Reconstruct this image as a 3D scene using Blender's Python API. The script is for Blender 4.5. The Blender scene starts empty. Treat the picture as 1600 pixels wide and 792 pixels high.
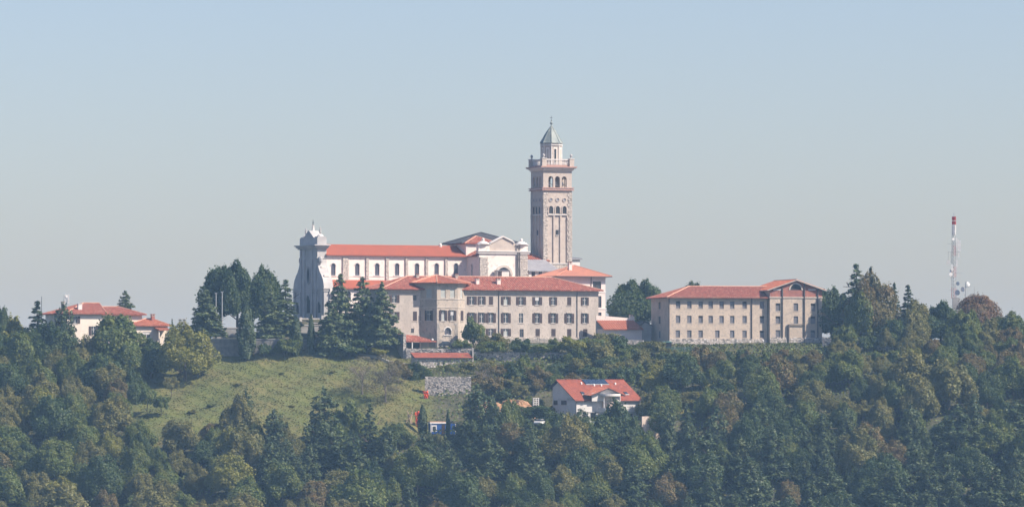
import bpy, math, random
import numpy as np
from mathutils import Vector, Matrix
R = math.radians
rng = random.Random(7)
scene = bpy.context.scene
COL = scene.collection

# ------------------------------------------------------------------ camera, sky, sun, exposure
FPX = 7680.0            # focal length in pixels of the 1600 px wide photograph
HORY = 600.0            # picture row of the level line
CAMZ = 60.0
cam = bpy.data.cameras.new('camera')
cam.sensor_width = 36.0
cam.lens = FPX / 1600.0 * 36.0
cam.shift_y = (HORY - 396.0) / 1600.0
cam.clip_start, cam.clip_end = 1.0, 40000.0
camo = bpy.data.objects.new('camera', cam)
camo.location = (0, 0, CAMZ)
camo.rotation_euler = (R(90), 0, 0)
COL.objects.link(camo)
scene.camera = camo

SUN_EL = R(43)
SX, SY = 0.94, -0.342                      # horizontal direction towards the sun
sl = bpy.data.lights.new('sun', 'SUN')
sl.energy = 5.0
sl.angle = R(0.5)
sl.color = (1.0, 0.91, 0.80)
so = bpy.data.objects.new('sun', sl)
sdir = Vector((SX * math.cos(SUN_EL), SY * math.cos(SUN_EL), math.sin(SUN_EL))).normalized()
so.rotation_euler = sdir.to_track_quat('Z', 'Y').to_euler()
so.location = (300, -200, 400)
COL.objects.link(so)

world = bpy.data.worlds.new('World')
scene.world = world
world.use_nodes = True
wn = world.node_tree
bg = wn.nodes['Background']
sky = wn.nodes.new('ShaderNodeTexSky')
sky.sky_type = 'NISHITA'
sky.sun_disc = False
sky.sun_elevation = SUN_EL
sky.sun_rotation = math.atan2(SX, SY)      # clockwise from +Y, towards +X
sky.air_density, sky.dust_density, sky.ozone_density = 1.0, 1.0, 1.6
tint = wn.nodes.new('ShaderNodeMix'); tint.data_type = 'RGBA'; tint.blend_type = 'MULTIPLY'; tint.inputs[0].default_value = 1.0
tint.inputs[7].default_value = (0.98, 0.99, 1.18, 1)          # a slightly violet autumn haze sky
wn.links.new(sky.outputs[0], tint.inputs[6]); wn.links.new(tint.outputs[2], bg.inputs[0])
bg.inputs[1].default_value = 0.082
scene.view_settings.view_transform = 'Standard'
scene.view_settings.look = 'None'
scene.view_settings.exposure = 0.60
scene.view_settings.gamma = 1.0

HAZE_DENSITY = 0.000125
HAZE_COLOR = (0.40, 0.68, 1.0)

# ------------------------------------------------------------------ materials
def nodes_of(name):
    m = bpy.data.materials.new(name)
    m.use_nodes = True
    nt = m.node_tree
    return m, nt, nt.nodes, nt.links, nt.nodes['Principled BSDF']

def pmat(name, c1, c2=None, scale=0.6, rough=0.88, bump=0.0, bscale=8.0, stretch=(1, 1, 1), c3=None, s3=3.0, lo=.35, hi=.65, metal=0.0, t3=.58):
    m, nt, N, L, b = nodes_of(name)
    b.inputs['Roughness'].default_value = rough
    b.inputs['Metallic'].default_value = metal
    if c2 is None:
        c2 = tuple(x * .85 for x in c1)
    tc = N.new('ShaderNodeTexCoord'); mp = N.new('ShaderNodeMapping')
    mp.inputs['Scale'].default_value = stretch
    L.new(tc.outputs['Object'], mp.inputs[0])
    n1 = N.new('ShaderNodeTexNoise'); n1.inputs['Scale'].default_value = scale; n1.inputs['Detail'].default_value = 7
    L.new(mp.outputs[0], n1.inputs['Vector'])
    cr = N.new('ShaderNodeValToRGB')
    cr.color_ramp.elements[0].position = lo; cr.color_ramp.elements[1].position = hi
    cr.color_ramp.elements[0].color = (*c1, 1); cr.color_ramp.elements[1].color = (*c2, 1)
    L.new(n1.outputs[0], cr.inputs[0])
    out = cr.outputs[0]
    if c3:
        n2 = N.new('ShaderNodeTexNoise'); n2.inputs['Scale'].default_value = s3; n2.inputs['Detail'].default_value = 5
        L.new(mp.outputs[0], n2.inputs['Vector'])
        r2 = N.new('ShaderNodeValToRGB')
        r2.color_ramp.elements[0].position = t3 - .03; r2.color_ramp.elements[1].position = t3 + .07
        L.new(n2.outputs[0], r2.inputs[0])
        mx = N.new('ShaderNodeMix'); mx.data_type = 'RGBA'
        L.new(r2.outputs[0], mx.inputs[0]); L.new(out, mx.inputs[6]); mx.inputs[7].default_value = (*c3, 1)
        out = mx.outputs[2]
    L.new(out, b.inputs['Base Color'])
    if bump:
        n3 = N.new('ShaderNodeTexNoise'); n3.inputs['Scale'].default_value = bscale; n3.inputs['Detail'].default_value = 4
        L.new(mp.outputs[0], n3.inputs['Vector'])
        bp = N.new('ShaderNodeBump'); bp.inputs['Strength'].default_value = 1.0; bp.inputs['Distance'].default_value = bump
        L.new(n3.outputs[0], bp.inputs['Height']); L.new(bp.outputs[0], b.inputs['Normal'])
    return m

def rubble(name, c1, c2, joint, scale=2.2, bump=.12):
    m, nt, N, L, b = nodes_of(name)
    b.inputs['Roughness'].default_value = .95
    tc = N.new('ShaderNodeTexCoord'); mp = N.new('ShaderNodeMapping'); mp.inputs['Scale'].default_value = (1, 1, 1.5)
    L.new(tc.outputs['Object'], mp.inputs[0])
    v = N.new('ShaderNodeTexVoronoi'); v.inputs['Scale'].default_value = scale
    e = N.new('ShaderNodeTexVoronoi'); e.feature = 'DISTANCE_TO_EDGE'; e.inputs['Scale'].default_value = scale
    L.new(mp.outputs[0], v.inputs['Vector']); L.new(mp.outputs[0], e.inputs['Vector'])
    sx = N.new('ShaderNodeSeparateColor'); L.new(v.outputs['Color'], sx.inputs[0])
    mx = N.new('ShaderNodeMix'); mx.data_type = 'RGBA'
    L.new(sx.outputs[0], mx.inputs[0]); mx.inputs[6].default_value = (*c1, 1); mx.inputs[7].default_value = (*c2, 1)
    r = N.new('ShaderNodeValToRGB'); r.color_ramp.elements[0].position = .02; r.color_ramp.elements[1].position = .09
    L.new(e.outputs['Distance'], r.inputs[0])
    m2 = N.new('ShaderNodeMix'); m2.data_type = 'RGBA'
    L.new(r.outputs[0], m2.inputs[0]); m2.inputs[6].default_value = (*joint, 1); L.new(mx.outputs[2], m2.inputs[7])
    L.new(m2.outputs[2], b.inputs['Base Color'])
    bp = N.new('ShaderNodeBump'); bp.inputs['Distance'].default_value = bump
    L.new(r.outputs[0], bp.inputs['Height']); L.new(bp.outputs[0], b.inputs['Normal'])
    return m

def leafmat(name, ca, cb, cc, trans=.35):
    # leaf colour: differs from tree to tree and from clump to clump
    ca, cb, cc = [(c[0] * 1.38, c[1] * 1.45, c[2] * 1.1) for c in (ca, cb, cc)]
    m, nt, N, L, b = nodes_of(name)
    b.inputs['Roughness'].default_value = .62
    tc = N.new('ShaderNodeTexCoord'); oi = N.new('ShaderNodeObjectInfo')
    n = N.new('ShaderNodeTexNoise'); n.inputs['Scale'].default_value = .55; n.inputs['Detail'].default_value = 6; n.inputs['Roughness'].default_value = .7
    n.noise_dimensions = '4D'
    mu = N.new('ShaderNodeMath'); mu.operation = 'MULTIPLY'; mu.inputs[1].default_value = 57.0
    L.new(oi.outputs['Random'], mu.inputs[0]); L.new(mu.outputs[0], n.inputs['W'])
    L.new(tc.outputs['Object'], n.inputs['Vector'])
    m1 = N.new('ShaderNodeMix'); m1.data_type = 'RGBA'
    L.new(oi.outputs['Random'], m1.inputs[0]); m1.inputs[6].default_value = (*ca, 1); m1.inputs[7].default_value = (*cb, 1)
    r = N.new('ShaderNodeValToRGB'); r.color_ramp.elements[0].position = .42; r.color_ramp.elements[1].position = .66
    L.new(n.outputs[0], r.inputs[0])
    m2 = N.new('ShaderNodeMix'); m2.data_type = 'RGBA'
    L.new(r.outputs[0], m2.inputs[0]); L.new(m1.outputs[2], m2.inputs[6]); m2.inputs[7].default_value = (*cc, 1)
    L.new(m2.outputs[2], b.inputs['Base Color'])
    t = N.new('ShaderNodeBsdfTranslucent'); L.new(m2.outputs[2], t.inputs[0])
    ms = N.new('ShaderNodeMixShader'); ms.inputs[0].default_value = trans
    L.new(b.outputs[0], ms.inputs[1]); L.new(t.outputs[0], ms.inputs[2])
    L.new(ms.outputs[0], N['Material Output'].inputs['Surface'])
    return m

M = {}
M['plaster_church'] = pmat('pale church render', (.79, .715, .65), (.70, .63, .575), .25, bump=.01, c3=(.58, .52, .48), s3=.9, t3=.62)
M['plaster_white'] = pmat('white stone trim', (.70, .665, .63), (.60, .57, .54), .8)
M['facade_stone'] = pmat('grey facade stone', (.50, .48, .46), (.38, .37, .37), .35, bump=.03, bscale=3)
M['ashlar'] = rubble('rough quoin stone', (.60, .54, .48), (.50, .45, .405), (.38, .34, .305), 1.5, .12)
M['tower_stone'] = pmat('tower stone', (.52, .45, .39), (.44, .38, .335), .5, bump=.03, bscale=5, c3=(.40, .345, .30), s3=1.8)
M['brick_band'] = pmat('brick band', (.46, .27, .22), (.37, .22, .18), 2)
M['monastery'] = pmat('weathered grey beige render', (.50, .44, .39), (.40, .355, .315), .35, bump=.012, c3=(.36, .315, .28), s3=1.9, stretch=(1, 1, .6), t3=.56)
M['octagon'] = pmat('weathered sand render', (.47, .405, .34), (.36, .31, .26), .45, c3=(.27, .24, .205), s3=1.9, stretch=(1, 1, .6), t3=.57)
M['pink_plaster'] = pmat('pale pink render', (.74, .64, .59), (.66, .57, .53), .4)
M['abandoned'] = pmat('crumbling sand render', (.55, .455, .365), (.45, .375, .305), .5, bump=.02, c3=(.40, .34, .29), s3=1.9, t3=.55)
M['villa'] = pmat('cream villa render', (.76, .67, .58), (.66, .58, .50), .4)
M['house_white'] = pmat('white house render', (.60, .58, .56), (.53, .515, .50), .4)
M['brick_red'] = pmat('red brick', (.38, .15, .11), (.27, .11, .09), 1.2, bump=.02, bscale=6)
M['roof_red'] = pmat('bright red roof tile', (.38, .115, .062), (.27, .085, .05), .9, rough=.85, c3=(.50, .24, .16), s3=2.2, t3=.6)
M['roof_nave'] = pmat('new orange red tile', (.42, .115, .065), (.36, .10, .056), .4, rough=.9, c3=(.30, .11, .07), s3=1.2, t3=.62)
M['roof_old'] = pmat('weathered red tile', (.33, .085, .055), (.17, .055, .04), 1.6, rough=.95, c3=(.42, .22, .155), s3=2.2, t3=.57)
M['roof_salmon'] = pmat('salmon tile', (.52, .22, .14), (.45, .19, .13), .6, rough=.8)
M['roof_house'] = pmat('smooth red tile', (.30, .078, .044), (.21, .056, .035), .9, rough=.9, c3=(.34, .11, .07), s3=2.0, t3=.6)
M['ridge'] = pmat('mortared and sunlit ridge tile', (.62, .38, .28), (.50, .27, .19), 1.5)  # paler than the roofs: sunlight on ridges and hips put into the colour
M['roof_dark'] = pmat('dark slate roof', (.055, .055, .065), (.04, .04, .05), .6, rough=.95)
M['roof_grey'] = pmat('grey sheet roof', (.30, .30, .32), (.24, .24, .26), .6, rough=.6)
M['shutter'] = pmat('dark brown shutter', (.050, .028, .030), (.038, .022, .024), 1.5, rough=.7)
M['glass'] = pmat('window glass', (.05, .06, .075), (.035, .04, .05), 1.0, rough=.15)
M['glass_church'] = pmat('leaded glass', (.12, .12, .15), (.09, .09, .12), 3.0, rough=.3)
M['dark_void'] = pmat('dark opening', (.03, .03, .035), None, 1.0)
M['board_grey'] = pmat('grey boarded pane', (.28, .28, .31), (.19, .19, .22), 2.0, rough=.5)
M['blind'] = pmat('pale roller blind', (.40, .42, .40), (.33, .35, .34), 1.0)
M['frame_white'] = pmat('white window frame', (.55, .54, .53), None, 1.0, rough=.5)
M['frame_stone'] = pmat('stone surround', (.55, .49, .43), (.45, .40, .35), 1.5)
M['copper'] = pmat('green copper', (.18, .215, .21), (.27, .30, .28), .8, rough=.6, stretch=(1, 1, .3), c3=(.34, .37, .33), s3=1.2)
M['metal_dark'] = pmat('dark pipe metal', (.10, .085, .085), None, 2, rough=.5)
M['iron'] = pmat('dark iron', (.06, .06, .065), None, 2, rough=.5)
M['steel'] = pmat('galvanised steel', (.42, .43, .44), (.34, .35, .36), 3, rough=.45, metal=.3)
M['white_paint'] = pmat('white paint', (.78, .77, .75), None, 2, rough=.45)
M['red_paint'] = pmat('red paint', (.42, .045, .04), None, 2, rough=.45)
M['concrete'] = pmat('concrete', (.40, .39, .37), (.32, .31, .30), .8)
M['drystone'] = rubble('dry stone', (.44, .40, .36), (.27, .25, .23), (.09, .08, .075), 2.4)
M['stone_light'] = pmat('pale field stone', (.60, .55, .50), (.48, .43, .39), 1.1, bump=.03)
M['stone_a'] = pmat('field stone', (.42, .38, .34), (.28, .26, .24), 1.3, bump=.03)
M['stone_dark_or_shaded'] = pmat('dark or shaded wall stone', (.26, .25, .24), (.17, .165, .16), 1.2, bump=.03)  # dark stones; also painted shade on the corner wall and shed gable
M['earth'] = pmat('bare orange earth', (.42, .24, .13), (.33, .19, .11), .7, bump=.06, bscale=3)
M['bark'] = pmat('bark', (.12, .095, .075), (.07, .055, .045), 3)
M['twig'] = pmat('grey twigs', (.23, .19, .165), (.16, .13, .115), 2)
M['container_blue'] = pmat('blue cabin paint', (.025, .10, .36), (.02, .08, .30), .8, rough=.5)
M['orange'] = pmat('orange plastic', (.80, .12, .04), (.70, .09, .03), 2, rough=.5)
M['car_white'] = pmat('white car paint', (.80, .80, .80), None, 1, rough=.2)
M['car_dark'] = pmat('dark car paint', (.035, .04, .05), None, 1, rough=.2)
M['tyre'] = pmat('tyre rubber', (.02, .02, .02), None, 3)
M['solar'] = pmat('solar panel', (.02, .035, .07), (.03, .05, .09), 2, rough=.15)
M['green_net'] = pmat('green netting', (.06, .15, .13), (.05, .12, .11), 3)
M['beige_block'] = pmat('beige block wall', (.62, .50, .42), (.54, .43, .36), .9)
M['wood'] = pmat('cut wood', (.50, .38, .26), (.38, .28, .19), 2)
M['leaf_oak'] = leafmat('mid green leaves', (.078, .108, .030), (.058, .088, .032), (.135, .140, .040))
M['leaf_dark'] = leafmat('dark green leaves', (.030, .056, .024), (.038, .065, .026), (.070, .092, .032))
M['leaf_olive'] = leafmat('olive leaves', (.120, .115, .042), (.098, .105, .040), (.170, .145, .060))
M['leaf_brown'] = leafmat('brownish autumn leaves', (.155, .100, .048), (.125, .092, .046), (.100, .100, .040))
M['leaf_yellow'] = leafmat('yellow green leaves', (.125, .135, .030), (.150, .150, .036), (.185, .165, .040))
M['leaf_red'] = leafmat('russet leaves', (.155, .080, .050), (.140, .075, .048), (.110, .080, .050))
M['leaf_dry'] = leafmat('dry grey brown leaves', (.150, .125, .090), (.135, .115, .085), (.120, .105, .070))
M['leaf_pine'] = leafmat('pine needles', (.032, .054, .028), (.040, .064, .030), (.070, .084, .036), .12)
M['leaf_cedar'] = leafmat('cedar needles', (.050, .074, .040), (.058, .082, .044), (.110, .125, .060), .12)
M['leaf_cypress'] = leafmat('cypress foliage', (.026, .045, .022), (.030, .050, .024), (.045, .062, .028), .1)

# ------------------------------------------------------------------ mesh builder
class MB:
    def __init__(s):
        s.v, s.f, s.m, s.mats = [], [], [], []
    def mi(s, mat):
        if mat not in s.mats: s.mats.append(mat)
        return s.mats.index(mat)
    def face(s, pts, mat):
        n = len(s.v); s.v += [tuple(p) for p in pts]; s.f.append(tuple(range(n, n + len(pts)))); s.m.append(s.mi(mat))
    def hexa(s, p, mat):           # p: 4 bottom, 4 top
        n = len(s.v); s.v += [tuple(q) for q in p]; k = s.mi(mat)
        for q in ((3, 2, 1, 0), (4, 5, 6, 7), (0, 1, 5, 4), (1, 2, 6, 5), (2, 3, 7, 6), (3, 0, 4, 7)):
            s.f.append(tuple(n + i for i in q)); s.m.append(k)
    def box(s, x0, x1, y0, y1, z0, z1, mat):
        s.hexa([(x0, y0, z0), (x1, y0, z0), (x1, y1, z0), (x0, y1, z0), (x0, y0, z1), (x1, y0, z1), (x1, y1, z1), (x0, y1, z1)], mat)
    def prism(s, poly, vec, mat):  # closed polygon extruded along vec
        n = len(s.v); k = s.mi(mat); m = len(poly); vec = Vector(vec)
        s.v += [tuple(p) for p in poly] + [tuple(Vector(p) + vec) for p in poly]
        s.f.append(tuple(n + i for i in range(m))[::-1]); s.m.append(k)
        s.f.append(tuple(n + m + i for i in range(m))); s.m.append(k)
        for i in range(m):
            j = (i + 1) % m
            s.f.append((n + i, n + j, n + m + j, n + m + i)); s.m.append(k)
    def ring(s, profile, seg, mat, c=(0, 0, 0), rot=0.0, cap=True):   # lathe: [(r,z)...]
        n = len(s.v); k = s.mi(mat)
        for r, z in profile:
            for i in range(seg):
                a = rot + 2 * math.pi * i / seg
                s.v.append((c[0] + r * math.cos(a), c[1] + r * math.sin(a), c[2] + z))
        for j in range(len(profile) - 1):
            for i in range(seg):
                a = n + j * seg + i; b = n + j * seg + (i + 1) % seg
                s.f.append((a, b, b + seg, a + seg)); s.m.append(k)
        if cap:
            s.f.append(tuple(n + i for i in range(seg))[::-1]); s.m.append(k)
            t = n + (len(profile) - 1) * seg
            s.f.append(tuple(t + i for i in range(seg))); s.m.append(k)
    def tube(s, p0, p1, r0, r1, mat, seg=6):
        p0, p1 = Vector(p0), Vector(p1); d = (p1 - p0)
        if d.length < 1e-6: return
        d.normalize(); a = d.orthogonal().normalized(); b = d.cross(a); n = len(s.v); k = s.mi(mat)
        for p, r in ((p0, r0), (p1, r1)):
            for i in range(seg):
                t = 2 * math.pi * i / seg; s.v.append(tuple(p + r * (a * math.cos(t) + b * math.sin(t))))
        for i in range(seg):
            j = (i + 1) % seg; s.f.append((n + i, n + j, n + seg + j, n + seg + i)); s.m.append(k)
        s.f.append(tuple(n + i for i in range(seg))[::-1]); s.m.append(k)
        s.f.append(tuple(n + seg + i for i in range(seg))); s.m.append(k)
    def mesh(s, name):
        me = bpy.data.meshes.new(name); me.from_pydata(s.v, [], s.f)
        for m in s.mats: me.materials.append(M[m])
        me.polygons.foreach_set('material_index', s.m); me.update()
        return me
    def build(s, name, parent=None, loc=(0, 0, 0), rz=0.0, kind=None):
        return place(name, s.mesh(name), parent, loc, rz, kind)

def place(name, me, parent=None, loc=(0, 0, 0), rz=0.0, kind=None):
    o = bpy.data.objects.new(name, me); COL.objects.link(o)
    o.location = loc; o.rotation_euler = (0, 0, rz)
    if parent is not None: o.parent = parent
    if kind: o['kind'] = kind
    return o

def thing(name, label, cat, loc, rz=0.0, group=None):
    o = bpy.data.objects.new(name, None); COL.objects.link(o)
    o.empty_display_size = .3
    o.location = loc; o.rotation_euler = (0, 0, rz)
    o['label'] = label; o['category'] = cat
    if group: o['group'] = group
    return o

# ------------------------------------------------------------------ where a picture point stands at a given distance
def wx(px, Y): return (px - 800.0) / FPX * Y
def wz(py, Y): return CAMZ + (HORY - py) / FPX * Y

class Frame:
    """a building's own axes: u along its front, v into its depth, heights above its base"""
    def __init__(s, px, Y, psi, zb):
        s.X0, s.Y0, s.psi, s.zb = wx(px, Y), Y, R(psi), zb
        s.c, s.s = math.cos(s.psi), math.sin(s.psi)
        s.loc = (s.X0, s.Y0, zb)
    def u(s, px, v=0.0):
        k = (px - 800.0) / FPX
        return (k * (s.Y0 + v * s.c) - s.X0 + v * s.s) / (s.c - k * s.s)
    def v(s, px, u=0.0):
        k = (px - 800.0) / FPX
        return (k * (s.Y0 + u * s.s) - s.X0 - u * s.c) / (-s.s - k * s.c)
    def z(s, py, u=0.0, v=0.0):
        return wz(py, s.Y0 + u * s.s + v * s.c) - s.zb
    def thing(s, name, label, cat, group=None):
        return thing(name, label, cat, s.loc, s.psi, group)

# ------------------------------------------------------------------ ground
PROFILE = [(-3000, 40), (-200, 58), (0, 58.2), (60, 57.5), (180, 45), (420, 6), (600, 0), (900, 0), (950, .5), (1000, 3), (1050, 9), (1080, 17), (1100, 25), (1120, 35), (1140, 44.5),
           (1154, 51), (1162, 54), (1180, 60.4), (1196, 65.3), (1204, 67.8), (1208, 69.3), (1216, 70.2), (1300, 71), (1340, 68), (1420, 50), (1600, 10), (1800, 0), (9000, 0)]
PY_, PZ_ = np.array([p[0] for p in PROFILE], float), np.array([p[1] for p in PROFILE], float)
def sstep(a, b, x):
    t = np.clip((x - a) / (b - a), 0, 1); return t * t * (3 - 2 * t)
PADS = [  # (x, y, half-width, half-depth, z, blend) level ground cut for a house, a cabin, a wall
    (wx(935, 1162), 1160, 13, 9, 51.0, 5), (wx(692, 1149), 1150, 5, 3.5, 48.3, 4)]
DX = np.array([-900, -300, -125, -110, -95, -80, -62, -40, 0, 30, 62, 100, 125, 300, 900], float)
DZ = np.array([-50, -14, -4.5, -4.0, -3.6, -2.0, -.3, 0, 0, 0, 0, .5, 1.0, -10, -50], float)
def terrain(x, y):
    x, y = np.asarray(x, float), np.asarray(y, float)
    z = np.zeros_like(y)
    for d in (-4, -2, 0, 2, 4): z = z + np.interp(y + d, PY_, PZ_) / 5.0
    hill = sstep(950, 1120, y) * (1 - sstep(1400, 1700, y))
    z = z + np.interp(x, DX, DZ) * hill
    xx = x
    win = sstep(-76, -70, xx) * (1 - sstep(-28, -24, xx))
    z = z + win * sstep(1203.0, 1204.5, y) * (1 - sstep(1300, 1330, y)) * 3.2 * (1 - .6 * sstep(1210, 1216, y))
    win2 = sstep(-66, -58, xx) * (1 - sstep(20, 26, xx))
    z = z + win2 * sstep(1221, 1227, y - .445 * (xx + 48)) * (1 - sstep(1290, 1310, y)) * 5.0
    z = z + hill * (.35 * np.sin(x * .21 + y * .13) + .25 * np.sin(x * .47 - y * .31) + .12 * np.sin(x * 1.1 + y * .9)) * (1 - .7 * sstep(1200, 1206, y))
    z = z * (1 - sstep(700, 3000, np.abs(x)))
    for (px_, py_, hw, hd, pz, bl) in PADS:
        d = np.maximum(np.maximum(np.abs(x - px_) - hw, np.abs(y - py_) - hd), 0)
        t = 1 - sstep(0, bl, d)
        z = z * (1 - t) + pz * t
    return z
def tz(x, y): return float(terrain(x, y))
def pix(x, y, z): return 800 + x / y * FPX, HORY - (z - CAMZ) / y * FPX

def meadow_mask(x, y):
    px = 800 + x / y * FPX
    m = sstep(196, 216, px) * (1 - sstep(664, 690, px)) * sstep(1142, 1150, y) * (1 - sstep(1203, 1204, y))
    m2 = sstep(1030, 1050, px) * (1 - sstep(1120, 1150, px)) * sstep(1156, 1160, y) * (1 - sstep(1172, 1178, y))
    m3 = sstep(1340, 1360, px) * (1 - sstep(1440, 1470, px)) * sstep(1196, 1199, y) * (1 - sstep(1209, 1212, y))
    return np.maximum(np.maximum(m, m2), m3)

def nonuni(lo, a, b, hi, step, grow):
    c = list(np.arange(a, b + 1e-6, step)); s = step; p = c[-1]
    while p < hi: s *= grow; p = min(p + s, hi); c.append(p)
    s = step; p = c[0]
    while p > lo: s *= grow; p = max(p - s, lo); c.insert(0, p)
    return np.array(c)
gx = nonuni(-6000, -145, 145, 6000, 1.6, 1.16)
gy = nonuni(-2500, 1085, 1245, 6000, 1.5, 1.12)
GX, GY = np.meshgrid(gx, gy)
GZ = terrain(GX, GY)
nx_, ny_ = len(gx), len(gy)
gv = np.stack([GX.ravel(), GY.ravel(), GZ.ravel()], 1)
ii = (np.arange(ny_ - 1)[:, None] * nx_ + np.arange(nx_ - 1)[None, :]).ravel()
gf = np.stack([ii, ii + 1, ii + nx_ + 1, ii + nx_], 1)
gme = bpy.data.meshes.new('ground')
gme.from_pydata(gv.tolist(), [], gf.tolist())
gme.polygons.foreach_set('use_smooth', [True] * len(gf))
at = gme.attributes.new('meadow', 'FLOAT', 'POINT')
at.data.foreach_set('value', meadow_mask(GX, GY).ravel().astype(np.float32))
def ground_mat():
    m, nt, N, L, b = nodes_of('hill ground')
    b.inputs['Roughness'].default_value = .95
    tc = N.new('ShaderNodeTexCoord')
    a = N.new('ShaderNodeAttribute'); a.attribute_name = 'meadow'
    def noise(s, d=6):
        n = N.new('ShaderNodeTexNoise'); n.inputs['Scale'].default_value = s; n.inputs['Detail'].default_value = d
        L.new(tc.outputs['Object'], n.inputs['Vector']); return n.outputs[0]
    def ramp(src, c1, c2, lo=.4, hi=.62):
        r = N.new('ShaderNodeValToRGB'); r.color_ramp.elements[0].position = lo; r.color_ramp.elements[1].position = hi
        r.color_ramp.elements[0].color = (*c1, 1); r.color_ramp.elements[1].color = (*c2, 1); L.new(src, r.inputs[0]); return r.outputs[0]
    def mix(f, x, y):
        q = N.new('ShaderNodeMix'); q.data_type = 'RGBA'; L.new(f, q.inputs[0]); L.new(x, q.inputs[6]); L.new(y, q.inputs[7]); return q.outputs[2]
    g = mix(ramp(noise(.09, 4), (0, 0, 0), (1, 1, 1), .42, .6), ramp(noise(.5), (.094, .116, .024), (.118, .128, .028)), ramp(noise(.8), (.160, .140, .046), (.114, .122, .032)))
    f = ramp(noise(.25), (.045, .050, .025), (.085, .080, .045))
    L.new(mix(a.outputs['Fac'], f, g), b.inputs['Base Color'])
    bp = N.new('ShaderNodeBump'); bp.inputs['Distance'].default_value = .25; L.new(noise(2.2), bp.inputs['Height']); L.new(bp.outputs[0], b.inputs['Normal'])
    return m
gme.materials.append(ground_mat())
place('ground', gme, kind='structure')

# ------------------------------------------------------------------ walls with openings
class Wall:
    """a wall plane: starts at (x,y), runs at angle ang; its inside lies to the left of that run"""
    def __init__(s, x, y, ang, L):
        s.x, s.y, s.a, s.L = x, y, ang, L
        s.dx, s.dy = math.cos(ang), math.sin(ang)
    def pt(s, a, d, z): return (s.x + a * s.dx - d * s.dy, s.y + a * s.dy + d * s.dx, z)
    def build(s, mb, z0, z1, ops, mat, reveal=.3, rmat=None):
        rmat = rmat or mat
        us = sorted({0.0, s.L} | {round(o[0], 4) for o in ops} | {round(o[1], 4) for o in ops})
        zs = sorted({z0, z1} | {round(o[2], 4) for o in ops} | {round(o[3], 4) for o in ops})
        for i in range(len(us) - 1):
            for j in range(len(zs) - 1):
                ca, cz = (us[i] + us[i + 1]) / 2, (zs[j] + zs[j + 1]) / 2
                if any(o[0] < ca < o[1] and o[2] < cz < o[3] for o in ops): continue
                mb.face([s.pt(us[i], 0, zs[j]), s.pt(us[i + 1], 0, zs[j]), s.pt(us[i + 1], 0, zs[j + 1]), s.pt(us[i], 0, zs[j + 1])], mat)
        for o in ops:
            a0, a1, za, zb = o[:4]; arch = len(o) > 4 and o[4]
            r = (a1 - a0) / 2; zt_ = zb - r if arch else zb
            mb.face([s.pt(a0, 0, za), s.pt(a0, reveal, za), s.pt(a0, reveal, zt_), s.pt(a0, 0, zt_)], rmat)
            mb.face([s.pt(a1, 0, za), s.pt(a1, 0, zt_), s.pt(a1, reveal, zt_), s.pt(a1, reveal, za)], rmat)
            mb.face([s.pt(a0, 0, za), s.pt(a1, 0, za), s.pt(a1, reveal, za), s.pt(a0, reveal, za)], rmat)
            if not arch:
                mb.face([s.pt(a0, 0, zb), s.pt(a0, reveal, zb), s.pt(a1, reveal, zb), s.pt(a1, 0, zb)], rmat)
            else:
                n = 8; P = [((a0 + a1) / 2 - r * math.cos(math.pi * k / n), zt_ + r * math.sin(math.pi * k / n)) for k in range(n + 1)]
                for k in range(n):
                    (p, q), (p2, q2) = P[k], P[k + 1]
                    mb.face([s.pt(p, 0, q), s.pt(p2, 0, q2), s.pt(p2, 0, zb), s.pt(p, 0, zb)], mat)
                    mb.face([s.pt(p, 0, q), s.pt(p, reveal, q), s.pt(p2, reveal, q2), s.pt(p2, 0, q2)], rmat)

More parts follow.
